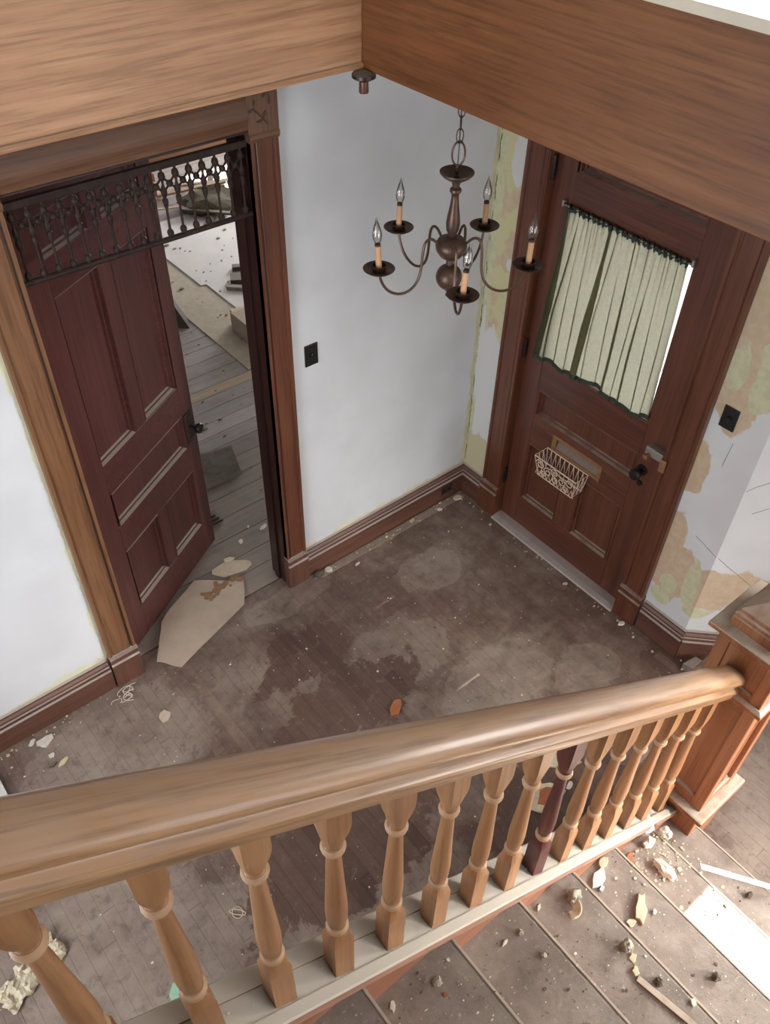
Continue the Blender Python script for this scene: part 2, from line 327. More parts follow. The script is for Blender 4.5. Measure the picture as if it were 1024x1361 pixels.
def single(name, mb, m, base, label, cat, group=None, kind=None, bevel=0.0):
    mb.v = [(v[0]-base[0], v[1]-base[1], v[2]-base[2]) for v in mb.v]
    o = link(name, mb.mesh(name), m, None, base, bevel); return tag(o, label, cat, group, kind)
def boxes(*bs):
    m = MB()
    for lo, hi in bs: m.box(lo, hi)
    return m

# ================================================================== STRUCTURE
XA1, XA2, XA3, XA4 = -1.221, -1.343, -2.254, -2.393      # door-opening casing, outer/inner
YB1, YB2, YB3, YB4 = -0.194, -0.324, -1.274, -1.409      # front-door casing
H, HF, YL, XR = 2.75, 3.17, -0.38, -1.106                # stairwell fascia
ZH = 2.49
YC = -1.67                                               # where the east wall turns into the bay
# floor slab with strip boards
fl = link('floor', boxes(((-4.7, -5.0, -.08), (.9, .07, -.012))).mesh('floor'), 'subfloor')
tag(fl, 'worn narrow-board hardwood floor of the entry hall under grey dust', 'floor', kind='structure')
W = .057; nx = 0; x = -3.70; strips = []
while x < .62:
    y = .06; first = True; bottom = -2.24 if x < -1.0 else -3.5
    while y > bottom + .02:
        L = random.uniform(.9, 2.0) if not first else random.uniform(.3, 1.7)
        first = False; y2 = max(bottom, y - L)
        if y2 - bottom < .3: y2 = bottom
        strips.append((x, y, y2)); y = y2
    x += W
plank_cache = {}
for i, (x, y, y2) in enumerate(strips):
    L = round((y - y2)*20)/20; L = y - y2
    m = MB().box((0, -L + .0009, -.012), (W - .0008, -.0006, 0)); 
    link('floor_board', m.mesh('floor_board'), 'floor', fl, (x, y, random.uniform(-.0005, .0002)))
# next-room floor: wide weathered boards running along x
nf = link('floor_next_room', boxes(((-4.0, .07, -.08), (3.2, 5.7, -.014))).mesh('floor_next_room'), 'subfloor')
tag(nf, 'wide weathered grey floorboards of the room beyond the open door', 'floor', kind='structure')
y = .07; i = 0
while y < 5.6:
    w = random.choice((.13, .15, .165)); tan = abs(y - 1.80) < .07
    if tan: w = .10
    m = boxes(((-3.0 + (i % 3)*.0, 0, -.02), (1.6 if y < 2.2 else 3.0, w - .004, 0)))
    link('floor_board', m.mesh('wide_board'), 'rawtan' if tan else ('rawbrown' if y < 1.15 else 'rawx'), nf, (0, y, 0)); y += w; i += 1

# walls
def wall(name, bs, m, label):
    return tag(link(name, boxes(*bs).mesh(name), m), label, 'wall', kind='structure')
wall('wall_north', [((-4.7, 0, 0), (XA3 - .02, .125, H + .05)), ((XA2 + .02, 0, 0), (.13, .125, H + .05)), ((XA3 - .02, 0, ZH + .02), (XA2 + .02, .125, H + .05))], 'walln', 'white plaster wall with yellowed bare edges around the interior doorway')
we = MB(); we.box((0, YB2 + .015, 0), (.13, 0, H + .05)).box((0, YC, 0), (.13, YB3 - .015, H + .05)).box((0, YB3 - .015, 2.46), (.13, YB2 + .015, H + .05))
tag(link('wall_east', we.mesh('wall_east'), 'walle'), 'peeling white and tan plaster wall around the front door', 'wall', kind='structure')
d = .88; wb = MB().hexa([(0, YC, 0), (d, YC-d, 0), (d+.1, YC-d+.07, 0), (.13, YC+.05, 0), (0, YC, H+.05), (d, YC-d, H+.05), (d+.1, YC-d+.07, H+.05), (.13, YC+.05, H+.05)])
tag(link('wall_bay', wb.mesh('wall_bay'), 'walle'), 'angled white plaster wall behind the newel post with peeling patch at its foot', 'wall', kind='structure')
XE = .88; s0, s1, zs0, zs1 = -2.555, -3.7, 1.85, 2.26
wall('wall_hall_east', [((XE, -5.0, 0), (XE+.12, -2.5, zs0)), ((XE, -5.0, zs1), (XE+.12, -2.5, H+.05)), ((XE, s0, zs0), (XE+.12, -2.5, zs1)), ((XE, -5.0, zs0), (XE+.12, s1, zs1))], 'wallp', 'off-white hall wall with a high window slot, beside the stair foot')
wall('wall_south', [((-4.7, -5.12, 0), (-1.5, -5.0, 5.7)), ((.6, -5.12, 0), (1.1, -5.0, 5.7)), ((-1.5, -5.12, 0), (.6, -5.0, .6)), ((-1.5, -5.12, 2.4), (.6, -5.0, 5.7))], 'wallp', 'off-white hall wall with a window, behind the stairs')
wall('wall_west', [((-4.82, -5.1, 0), (-4.7, -2.6, 5.7)), ((-4.82, -.9, 0), (-4.7, .13, 5.7)), ((-4.82, -2.6, 0), (-4.7, -.9, .8)), ((-4.82, -2.6, 2.7), (-4.7, -.9, 5.7))], 'wallp', 'off-white entry wall with a window at the far end')
wall('wall_upper', [((-4.7, 0.0, HF), (1.1, .12, 5.7)), ((1.0, -5.0, HF), (1.12, 0.0, 4.50)), ((1.0, -5.0, 4.74), (1.12, 0.0, 5.7)), ((1.0, -5.0, 4.50), (1.12, -2.08, 4.74)), ((1.0, -1.0, 4.50), (1.12, 0.0, 4.74))], 'wallp', 'off-white upstairs wall above the stairwell')
tag(link('ceiling', boxes(((-4.7, YL + .03, H + .01), (1.0, .125, HF - .02)), ((XR + .03, -5.0, H + .01), (1.0, YL + .03, HF - .02))).mesh('ceiling'), 'ceil'), 'plain plaster ceiling of the entry hall around the stairwell', 'ceiling', kind='structure')
tag(link('ceiling_upper', boxes(((-4.8, -5.1, 5.7), (1.2, .2, 5.8))).mesh('ceiling_upper'), 'ceil'), 'upstairs plaster ceiling over the stairwell', 'ceiling', kind='structure')
tag(link('floor_upper', boxes(((-4.7, YL - .012, HF - .02), (1.0, .0, HF + .005)), ((XR - .012, -5.0, HF - .02), (1.0, YL - .012, HF + .005))).mesh('floor_upper'), 'upfloor'), 'pale sunlit upstairs floor edge above the fascia', 'floor', kind='structure')
# hairline cracks in the plaster by the front door
def crack(parent, pts): part('plaster_crack', MB().tube(pts, .0011, 4), 'black', bpy.data.objects[parent])
crack('wall_east', [(0, -1.539, .79), (0, -1.60, .772), (0, -1.668, .748)])
crack('wall_bay', [(.006, -1.676, .745), (.05, -1.72, .69), (.083, -1.753, .653), (.156, -1.826, .568)])
crack('wall_bay', [(.004, -1.674, 1.17), (.026, -1.696, 1.20), (.061, -1.731, 1.232)])
crack('wall_bay', [(.05, -1.72, 1.044), (.07, -1.74, 1.062), (.12, -1.79, 1.11)])
crack('wall_east', [(0, -1.534, 1.223), (0, -1.538, 1.29), (0, -1.543, 1.358)])
# next room shell
wall('wall_next_north', [((-4.0, 5.7, 0), (3.2, 5.82, 2.8))], 'wallp', 'off-white far wall of the room beyond the open door')
wall('wall_next_east', [((3.1, .13, 0), (3.22, 5.7, .7)), ((3.1, .13, 1.62), (3.22, 5.7, 2.8)), ((3.1, .13, .7), (3.22, 3.95, 1.62)), ((3.1, 5.2, .7), (3.22, 5.7, 1.62))], 'wallp', 'off-white window wall of the room beyond')
wall('wall_next_west', [((-4.1, .13, 0), (-4.0, 5.7, 2.8))], 'wallp', 'off-white side wall of the room beyond')
wall('wall_next_south', [((.13, .0, 0), (3.2, .12, 2.8))], 'wallp', 'off-white entry-side wall of the room beyond')
tag(link('ceiling_next_room', boxes(((-4.1, .13, 2.75), (3.2, 5.8, 2.85))).mesh('ceiling_next_room'), 'ceil'), 'plaster ceiling of the room beyond the open door', 'ceiling', kind='structure')
tag(link('baseboard_next_north', boxes(((-4.0, 5.66, 0), (3.1, 5.7, .34))).mesh('bbn'), 'casex'), 'tall brown baseboard along the far wall of the next room', 'baseboard', kind='structure')
# unseen roof slab, added to keep direct sun off the front door
tag(link('ceiling_sun_blocker', boxes(((.16, -2.35, 2.72), (2.7, .6, 2.82))).mesh('sun_blocker'), 'paint'), 'added white sun-blocking slab outside the front door, out of view', 'ceiling', kind='structure')

# stairwell fascia boards (trim)
tag(link('trim_1', boxes(((-4.7, YL, H), (XR, YL + .03, HF - .02))).mesh('trim_1'), 'beamx', bevel=.003), 'wide pale-brown oak fascia board above the interior doorway', 'fascia', kind='structure')
bt = MB().sweep([(0, 0), (-.010, .004), (-.012, .012), (-.008, .020), (0, .022)], -4.7, XR - .002, lambda t, p: (t, YL + p[0], H + p[1]), False)
part('bottom_bead', bt, 'beamx', bpy.data.objects['trim_1'])
tag(link('trim_2', boxes(((XR, -5.0, H), (XR + .03, YL + .03, HF - .02))).mesh('trim_2'), 'beamry', bevel=.003), 'wide red-brown oak fascia board above the front door', 'fascia', kind='structure')

# baseboards
BP = [(0, 0), (.030, 0), (.030, .122), (.037, .127), (.037, .140), (.028, .146), (.028, .163), (.022, .168), (.022, .178), (.012, .190), (.012, .200), (0, .205)]
def bb(name, ax, a, b, label, m):
    fn = (lambda t, p: (t, -p[0], p[1])) if ax == 'x' else (lambda t, p: (-p[0], t, p[1]))
    o = link(name, MB().sweep(BP, a, b, fn).mesh(name), m); return tag(o, label, 'baseboard', kind='structure')
bb('baseboard_north', 'x', XA1 + .004, 0, 'reddish dusty baseboard under the white wall near the front door', 'basex')
bb('baseboard_west_end', 'x', -4.6, XA4 - .012, 'brown moulded baseboard beside the interior door casing', 'basex')
bb('baseboard_east', 'y', YB1 - .0, -.001, 'short reddish baseboard between corner and front door', 'basey')
bb('baseboard_east_end', 'y', YC - .014, YB4 - .012, 'reddish dusty baseboard between front door and angled wall', 'basey')
q = math.sqrt(.5)
bo = link('baseboard_bay', MB().sweep(BP, -.005, .36, lambda t, p: (t*q - p[0]*q, YC - t*q - p[0]*q, p[1])).mesh('bbbay'), 'basey'); tag(bo, 'short angled baseboard with cut end behind the newel post', 'baseboard', kind='structure')
# footprint strip left where the shoe moulding was
so = link('trim_5', boxes(((XA1 + .06, -.085, 0), (-.05, -.036, .004))).mesh('shoe'), 'strip'); tag(so, 'pale dusty strip on the floor along the baseboard', 'floor strip', kind='structure')

# ------------------------------------------------------------------ interior doorway casing (trim_3)
t3 = thing('trim_3', (XA2, 0, 0), 'oak casing around the interior doorway with corner block and plinths', 'door casing', kind='structure')
def casing_v(parent, lo, hi, z0, z1, m, ax, out):
    """vertical casing: flat board with two edge beads. ax: wall axis"""
    w = hi - lo; th = .025
    pr = [(0, 0), (0, th+.004), (.014, th+.004), (.018, th-.004), (.024, th-.004), (.028, th), (w-.028, th), (w-.024, th-.004), (w-.018, th-.004), (w-.014, th+.004), (w, th+.004), (w, 0)]
    fn = (lambda t, p: (lo+p[0], -p[1], t)) if ax == 'x' else (lambda t, p: (-p[1], lo+p[0], t))
    return part('casing', MB().sweep(pr, z0, z1, fn), m, parent)
def plinth(parent, lo, hi, ax, m):
    fn = (lambda t, p: (t, -p[0], p[1])) if ax == 'x' else (lambda t, p: (-p[0], t, p[1]))
    pr = [(0, 0), (.040, 0), (.040, .150), (.046, .155), (.046, .172), (.036, .178), (.036, .200), (.043, .206), (.043, .214), (.031, .226), (.0, .228)]
    return part('plinth_block', MB().sweep(pr, lo-.004, hi+.004, fn), m, parent)
casing_v(t3, XA2, XA1, .226, 2.455, 'caserz', 'x', 0); plinth(t3, XA2, XA1, 'x', 'basez')
casing_v(t3, XA4, XA3, .226, 2.455, 'casez', 'x', 0); plinth(t3, XA4, XA3, 'x', 'basez')
for (a, b) in ((XA2 - .004, XA1 + .004), (XA4 - .004, XA3 + .004)):
    part('casing_cap', MB().sweep([(0, 0), (.030, 0), (.036, .012), (.036, .024), (.031, .030), (0, .030)], a, b, lambda t, p: (t, -p[0], 2.453 + p[1])), 'headx', t3)
    blk = part('corner_block', boxes(((a, -.034, 2.483), (b, 0, 2.66))), 'headz', t3, .003)
    if a > -1.5:
        lf = MB()   # incised leaf sprig
        lf.tube([(-1.265, -.0345, 2.508), (-1.292, -.0345, 2.540), (-1.325, -.0345, 2.572)], .003, 6)
        lf.tube([(-1.258, -.0345, 2.60), (-1.262, -.0345, 2.62), (-1.30, -.0345, 2.645)], .003, 6)
        for (px, pz, ang, s) in ((-1.335, 2.566, .3, 1), (-1.318, 2.59, 1.4, .8), (-1.278, 2.545, 1.2, 1), (-1.30, 2.525, .1, 1), (-1.256, 2.588, 1.5, 1), (-1.275, 2.61, .8, .8)):
            pts = []
            for k in range(10):
                an = 2*math.pi*k/10; lx = .014*s*math.cos(an); lz = .0055*s*math.sin(an)
                pts.append((px + lx*math.cos(ang) - lz*math.sin(ang), pz + lx*math.sin(ang) + lz*math.cos(ang)))
            n = len(pts); lf.add([(p[0], -.0362, p[1]) for p in pts] + [(p[0], -.030, p[1]) for p in pts], [tuple(range(n)), tuple(range(n, 2*n))[::-1]] + [(i, (i+1) % n, n+(i+1) % n, n+i) for i in range(n)])
        part('leaf_carving', lf, 'jambleaf', blk)
hp = [(0, 0), (.022, 0), (.026, .008)]
for k in range(9):
    a = math.pi*k/8; hp.append((.026 + .012*math.sin(a), .010 + .11*k/8))
hp += [(.022, .135), (.03, .15), (.03, .17), (0, .17)]
part('head_casing', MB().sweep(hp, XA3 + .004, XA2 - .004, lambda t, p: (t, -p[0], ZH + p[1]), True), 'headx', t3)
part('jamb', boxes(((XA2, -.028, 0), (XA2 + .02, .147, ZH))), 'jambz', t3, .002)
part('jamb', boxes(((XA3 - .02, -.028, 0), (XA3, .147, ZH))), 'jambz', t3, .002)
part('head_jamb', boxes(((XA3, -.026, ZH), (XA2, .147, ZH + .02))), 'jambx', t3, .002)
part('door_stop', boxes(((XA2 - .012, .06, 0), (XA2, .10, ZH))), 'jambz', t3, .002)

# ------------------------------------------------------------------ front-door casing (trim_4)
t4 = thing('trim_4', (0, YB2, 0), 'reddish oak casing with plinth blocks around the front door', 'door casing', kind='structure')
for lo, hi in ((YB2, YB1), (YB4, YB3)):
    casing_v(t4, lo, hi, .226, 2.5, 'caserz', 'y', 0); plinth(t4, lo, hi, 'y', 'caserz')
part('head_casing', boxes(((-.028, YB4, 2.46), (0, YB1, 2.6))), 'casery', t4, .003)
part('jamb', boxes(((-.022, YB2 - .002, 0), (.13, YB2 + .018, 2.46))), 'caserz', t4, .002)
part('jamb', boxes(((-.022, YB3 - .018, 0), (.13, YB3 + .002, 2.46))), 'caserz', t4, .002)
part('head_jamb', boxes(((-.022, YB3, 2.44), (.13, YB2, 2.46))), 'casery', t4, .002)
part('door_stop', boxes(((.084, YB2 - .02, 0), (.12, YB2 + .003, 2.46))), 'caserz', t4)  # unseen stops, added to keep sun out of the gaps beside the door
part('door_stop', boxes(((.084, YB3 - .003, 0), (.12, YB3 + .02, 2.46))), 'caserz', t4)
part('sill', boxes(((.082, YB3, 0), (.14, YB2, .05))), 'casery', t4)
th = MB().sweep([(-.055, 0), (-.050, .010), (-.02, .016), (.13, .016), (.13, 0)], YB3 + .003, YB2 - .003, lambda t, p: (p[0], t, p[1]))
part('threshold', th, 'thresh', t4)

# ------------------------------------------------------------------ doors
def make_door(root, fn, fw, h, th, frame, panels, mats, nrm):
    """fn(u,z,d)->world, d = distance behind the front face. frame: (name,u0,u1,z0,z1); panels: (u0,u1,z0,z1)"""
    def bx(u0, u1, z0, z1, d0, d1):
        return MB().hexa([fn(u0, z0, d0), fn(u1, z0, d0), fn(u1, z0, d1), fn(u0, z0, d1), fn(u0, z1, d0), fn(u1, z1, d0), fn(u1, z1, d1), fn(u0, z1, d1)])
    for (nm, u0, u1, z0, z1) in frame:
        part(nm, bx(u0 + .0005, u1 - .0005, z0 + .0005, z1 - .0005, 0, th), mats[1] if nm in ('stile', 'mullion') else mats[0], root, .0015)
    for (u0, u1, z0, z1) in panels:
        dp = .030
        p = part('panel', bx(u0 - .004, u1 + .004, z0 - .004, z1 + .004, dp, th - .006), mats[1], root)
        mo = MB()
        def ring(a, da, b, db):
            A = [(u0+a, z0+a), (u1-a, z0+a), (u1-a, z1-a), (u0+a, z1-a)]; B = [(u0+b, z0+b), (u1-b, z0+b), (u1-b, z1-b), (u0+b, z1-b)]
            mo.add([fn(x, y, da) for x, y in A] + [fn(x, y, db) for x, y in B], [(k, (k+1) % 4, 4+(k+1) % 4, 4+k) for k in range(4)])
        ring(0, .004, .001, -.002); ring(.001, -.002, .005, -.001); ring(.005, -.001, .009, .018); ring(.009, .018, .018, .020); ring(.018, .020, .022, dp + .001)
        part('panel_moulding', mo, mats[0], p)
# interior door, swung 30 degrees into the next room
dA = thing('door_1', (-2.236, .108, .012), 'dark mahogany panelled interior door swung open into the next room', 'door', kind='structure')
ang = math.radians(30.19); ud = Vector((math.cos(ang), math.sin(ang), 0)); nd_ = Vector((-math.sin(ang), math.cos(ang), 0)); h0 = Vector((-2.236, .108, .0))
fA = lambda u, z, d: tuple(h0 + ud*u + nd_*d + Vector((0, 0, z)))
WA, HA = .872, 2.43
pans = [(.145, .425, .225, .625), (.505, .775, .225, .630), (.150, .770, .790, 1.000), (.140, .415, 1.165, 2.00), (.497, .760, 1.175, 2.00), (.14, .415, 2.15, 2.31), (.497, .76, 2.15, 2.31)]
frame = [('stile', 0, .14, .012, HA), ('stile', .775, WA, .012, HA), ('rail', .14, .775, .012, .225), ('rail', .14, .775, .628, .79), ('rail', .14, .775, 1.0, 1.168), ('rail', .14, .775, 2.0, 2.15), ('rail', .14, .775, 2.31, HA),
         ('mullion', .425, .505, .225, .628), ('mullion', .415, .497, 1.168, 2.0), ('mullion', .415, .497, 2.15, 2.31)]
make_door(dA, fA, WA, HA, .042, frame, pans, ('doorax', 'dooraz'), nd_)
pl = MB(); P0 = fA(.822, .90, -.002)
def platebox(u0, u1, z0, z1, d0, d1): return MB().hexa([fA(u0, z0, d0), fA(u1, z0, d0), fA(u1, z0, d1), fA(u0, z0, d1), fA(u0, z1, d0), fA(u1, z1, d0), fA(u1, z1, d1), fA(u0, z1, d1)])
ep = part('escutcheon', platebox(.778, .850, .805, .995, -.008, 0), 'bronzeplate', dA, .003)
for zz in (.83, .965): part('raised_border', platebox(.786, .842, zz-.014, zz+.014, -.011, -.007), 'bronzeplate', ep, .004)
kb = MB(); c0 = Vector(fA(.82, .905, 0))
def lathe_dir(mb, prof, c, dirv, seg=18):
    t = Vector(dirv).normalized(); a = t.cross(Vector((0, 0, 1))); 
    if a.length < 1e-4: a = Vector((1, 0, 0))
    a.normalize(); b = t.cross(a); v = []; f = []; n = len(prof)
    for (r, h) in prof:
        for k in range(seg):
            an = 2*math.pi*k/seg; v.append(Vector(c) + t*h + a*r*math.cos(an) + b*r*math.sin(an))
    for i in range(n-1):
        for k in range(seg): k2 = (k+1) % seg; f.append((i*seg+k, i*seg+k2, (i+1)*seg+k2, (i+1)*seg+k))
    f += [tuple(range(seg))[::-1], tuple(range((n-1)*seg, n*seg))]; return mb.add(v, f, True)
lathe_dir(kb, [(.014, 0), (.014, .008), (.008, .012), (.008, .032), (.018, .038), (.027, .048), (.029, .058), (.025, .068), (.012, .073), (.002, .074)], c0, -nd_)
part('knob', kb, 'iron', dA)
part('keyhole', platebox(.812, .822, .845, .87, -.0085, -.006), 'black', ep)
for zz in (.3, 1.25, 2.15): part('hinge', MB().lathe([(.008, -.05), (.008, .05)], (-2.243, .100, zz), 10), 'iron', dA)

# front door (in the east wall)
dB = thing('door_2', (.03, YB2, .012), 'dark red-brown panelled front door with a window and mail slot', 'door', kind='structure')
fB = lambda u, z, d: (.03 + d, YB2 - .004 - u, z)
WB = .942; U = lambda y: YB2 - .004 - y
gl0, gl1 = U(-.445), U(-1.118); HB = 2.43
pB = [(U(-.455), U(-.715), .225, .63), (U(-.835), U(-1.10), .225, .63), (U(-.455), U(-1.105), .832, .995), (U(-.46), U(-1.12), 2.155, 2.32)]
s_l, s_r = U(-.445), U(-1.118)
su0, su1, sz0, sz1 = U(-.635), U(-.915), .715, .775
frB = [('stile', 0, s_l, .016, HB), ('stile', s_r, WB, .016, HB), ('rail', s_l, s_r, .016, .225), ('rail', s_l, s_r, .63, sz0), ('rail', s_l, s_r, sz1, .832), ('rail', s_l, su0, sz0, sz1), ('rail', su1, s_r, sz0, sz1), ('rail', s_l, s_r, .995, 1.185), ('rail', s_l, s_r, 2.0, 2.155), ('rail', s_l, s_r, 2.32, HB), ('mullion', U(-.715), U(-.835), .225, .63),
       ('mullion', s_l, U(-.455), .225, .63), ('mullion', U(-1.10), s_r, .225, .63), ('mullion', s_l, U(-.455), .832, .995), ('mullion', U(-1.105), s_r, .832, .995)]
make_door(dB, fB, WB, HB, .044, frB, pB, ('doorby', 'doorbz'), None)
for (u0_, u1_, z0_, z1_) in ((0, WB, .016, .69), (0, WB, .80, 1.18), (0, .10, .69, .80), (WB-.10, WB, .69, .80), (0, s_l-.004, 1.18, HB), (s_r+.004, WB, 1.18, HB), (0, WB, 2.01, HB)):
    part('sun_leak_plate', MB().hexa([fB(u0_, z0_, .0445), fB(u1_, z0_, .0445), fB(u1_, z0_, .050), fB(u0_, z0_, .050), fB(u0_, z1_, .0445), fB(u1_, z1_, .0445), fB(u1_, z1_, .050), fB(u0_, z1_, .050)]), 'doorbz', dB)  # unseen backing plates, added to stop sun leaking through the door joints
gp = part('window_pane', boxes(((.050, -1.118, 1.185), (.054, -.445, 2.0))), 'glass', dB)
gm = MB()
for (a, b, c, d2) in ((-1.118, -1.108, 1.185, 2.0), (-.455, -.445, 1.185, 2.0)): gm.box((.032, a, c), (.048, b, d2))
gm.box((.032, -1.108, 1.185), (.048, -.455, 1.195)); gm.box((.032, -1.108, 1.99), (.048, -.455, 2.0))
part('glazing_bead', gm, 'doorbz', dB)
# mail slot: brass frame, tilted flap, daylight showing at its top edge
ms = MB(); y0, y1 = -.944, -.606; z0, z1 = .692, .797
ms.box((.022, y0, z0), (.032, y1, z0+.022)).box((.022, y0, z1-.020), (.032, y1, z1)).box((.022, y0, z0+.022), (.032, y0+.026, z1-.020)).box((.022, y1-.026, z0+.022), (.032, y1, z1-.020))
mf = part('mail_slot_frame', ms, 'slot', dB, .002)
part('mail_flap', MB().hexa([(.026, -.914, .716), (.030, -.914, .716), (.030, -.636, .716), (.026, -.636, .716), (.046, -.914, .767), (.050, -.914, .767), (.050, -.636, .767), (.046, -.636, .767)]), 'flap', mf)
part('outer_flap', boxes(((.0805, -.95, .67), (.084, -.60, .774))), 'flap', mf)
# knob, rose, rim latch
kb = MB(); kb.lathe([(.030, .0), (.030, -.006), (.012, -.010), (.011, -.034), (.022, -.042), (.030, -.052), (.031, -.062), (.024, -.072), (.004, -.076)], (.030, -1.158, .925), 20, 'x'); part('knob', kb, 'iron', dB)
part('key_rose', MB().lathe([(.016, 0), (.015, -.007), (.002, -.008)], (.030, -1.165, .845), 14, 'x'), 'iron', dB)
part('rim_latch', boxes(((-.012, -1.262, 1.058), (.030, -1.165, 1.105))), 'steel', dB, .004)
part('latch_knob', MB().lathe([(.010, 0), (.010, -.018), (.014, -.022), (.013, -.032), (.002, -.034)], (-.012, -1.19, 1.065), 12, 'x'), 'slot', dB)
part('latch_keeper', boxes(((-.040, -1.300, 1.035), (-.026, -1.268, 1.105))), 'slot', t4, .004)
for zz in (.32, 1.2, 2.14): part('hinge', MB().lathe([(.008, -.055), (.009, -.05), (.009, .05), (.008, .055)], (-.006 + .018, YB2 - .006, zz), 10), 'iron', dB)

# ================================================================== STAIRS
DX, DZ, X1, YS = .2881, .2277, -.8453, -2.252
YE = -3.45; S = DZ/DX
st = thing('staircase', (-2.0, -2.8, 0), 'open oak staircase with dirt-covered treads descending toward the newel post', 'staircase')
for k in range(1, 10):
    xn = X1 - (k-1)*DX; z = k*DZ
    tr = MB().sweep([(0, -.034), (.012, -.030), (.018, -.017), (.012, -.004), (0, 0), (-DX - .026, 0), (-DX - .026, -.034)], YE, YS, lambda t, p: (xn - .018 + p[0], t, z + p[1]))
    t_o = part('tread', tr, 'tread', st)
    part('nosing_edge', MB().sweep([(.002, -.003), (.006, .0008), (.002, .0010), (-.001, .0008), (-.001, -.003)], YE, YS - .001, lambda t, p: (xn - .004 + p[0] - .004, t, z + p[1])), 'nosing', t_o)
    part('riser', boxes(((xn - .045, YE, z - DZ), (xn - .027, YS, z - .034))), 'stringy', st)
nose = lambda x: DZ*(1 + (X1 - x)/DX)
CAPN = 1.180 - S*(-2.0 + 2.0)
capz = lambda x: 1.185 - .798*(x + 2.0)
# stringer and spandrel under the balustrade
sx0, sx1 = -3.75, -.925
part('stringer', MB().hexa([(sx0, YS, capz(sx0)-.36), (sx1, YS, capz(sx1)-.36), (sx1, -2.165, capz(sx1)-.36), (sx0, -2.165, capz(sx0)-.36), (sx0, YS, capz(sx0)-.032), (sx1, YS, capz(sx1)-.032), (sx1, -2.165, capz(sx1)-.032), (sx0, -2.165, capz(sx0)-.032)]), 'stringx', st)
part('spandrel_panel', MB().hexa([(sx0, YS+.03, 0), (sx1+.0, YS+.03, 0), (sx1, -2.19, 0), (sx0, -2.19, 0), (sx0, YS+.03, capz(sx0)-.3), (sx1, YS+.03, max(.01, capz(sx1)-.3)), (sx1, -2.19, max(.01, capz(sx1)-.3)), (sx0, -2.19, capz(sx0)-.3)]), 'stringx', st)
CY0, CY1 = -2.268, -2.135
cp = [(CY0, -.034), (CY0 - .004, -.022), (CY0, -.004), (CY0 + .004, 0), (-2.240, 0), (-2.240, -.005), (-2.180, -.005), (-2.180, 0), (CY1 - .004, 0), (CY1, -.004), (CY1 + .004, -.022), (CY1, -.034)]


# ---- balustrade
YBAL = -2.210
rb = lambda x: 1.953 - .764*(x + 2.0)            # underside of handrail
rg = thing('stair_railing', (-2.2, YBAL, capz(-2.2)), 'sloping oak stair railing with thick rounded handrail and turned balusters', 'railing')
prof = [(.035, 0), (.036, .002), (.036, .026), (.039, .028), (.043, .034), (.045, .042), (.043, .050), (.038, .054), (.036, .057), (.031, .061), (.029, .066), (.031, .072)]
for k in range(0, 13):
    a = math.radians(-42 + 132*k/12)
    prof.append((.004 + .041*math.cos(a), .1005 + .0355*math.sin(a)))
prof = [p for p in prof if p[0] > 0.004]
full = [(YBAL - p[0], p[1]) for p in prof] + [(YBAL, .1365)] + [(YBAL + p[0], p[1]) for p in prof[::-1]]
XNW = -.902
TH = math.atan(.764); TC = math.atan(.798)
def slope_part(name, prof, zf, x0, x1, m, parent, th, smooth=False):
    """profile (y, height) swept along a slope; local x runs down the slope"""
    L = (x1 - x0)/math.cos(th); c = math.cos(th); mb = MB(); n = len(prof); K = 8
    v = [(L*i/K, p[0], p[1]*c) for i in range(K+1) for p in prof]
    # plumb cut at the lower end
    for j, p in enumerate(prof): q_ = v[K*n + j]; v[K*n + j] = (q_[0] - q_[2]*math.tan(th)*-1.0*-1.0, q_[1], q_[2])
    f = [(i*n+j, i*n+(j+1) % n, (i+1)*n+(j+1) % n, (i+1)*n+j) for i in range(K) for j in range(n)] + [tuple(range(n))[::-1], tuple(range(K*n, (K+1)*n))]
    mb.add(v, f, smooth); o = link(name, mb.mesh(name), m, parent, (x0, 0, zf(x0))); o.rotation_euler.y = th; return o
slope_part('string_cap', [(p[0], p[1]/math.cos(TC)) for p in cp], capz, sx0, sx1 + .02, 'capx', st, TC)
slope_part('handrail', [(p[0], p[1]*1.0) for p in full], rb, -3.9, XNW, 'railx', rg, TH, True)
# one baluster mesh, local origin at its foot centre on the cap
def square_ring(h, r, c):   # octagon-ish square with chamfer c (0..1 -> round)
    pts = []
    for k in range(16):
        a = 2*math.pi*k/16; ca, sa = math.cos(a), math.sin(a)
        sq = r/max(abs(ca), abs(sa)); rr = sq*(1-c) + r*c; pts.append((rr*ca, rr*sa, h))
    return pts
HBAL = (rb(-2.0) - capz(-2.0))
def baluster_mesh():
    b = MB(); w = .0235; T = HBAL
    secs = [(-.022, w, 0), (.172, w, 0), (.176, w, .0), (.206, w*.90, .75), (.216, w*.74, 1), (.220, w*.74, 1), (.223, w*.84, 1), (.230, w*.86, 1), (.236, w*.82, 1), (.239, w*.62, 1), (.252, w*.74, 1), (.275, w*.92, 1), (.315, w*.96, 1), (.36, w*.90, 1), (.44, w*.76, 1), (.52, w*.64, 1), (.565, w*.56, 1), (.572, w*.60, 1), (.576, w*.80, 1), (.584, w*.84, 1), (.592, w*.80, 1), (.597, w*.70, 1), (.603, w*.72, 1), (.618, w*.86, .80), (.640, w*.96, .42), (.662, w, .12), (.676, w, 0), (T + .03, w, 0)]
    v = []; f = []
    for (h, r, c) in secs: v += square_ring(h, r, c)
    for i in range(len(secs)-1):
        for k in range(16): k2 = (k+1) % 16; f.append((i*16+k, i*16+k2, (i+1)*16+k2, (i+1)*16+k))
    f += [tuple(range(16))[::-1], tuple(range((len(secs)-1)*16, len(secs)*16))]
    b.add(v, f, True); return b.mesh('baluster', 24)
_w = .0235
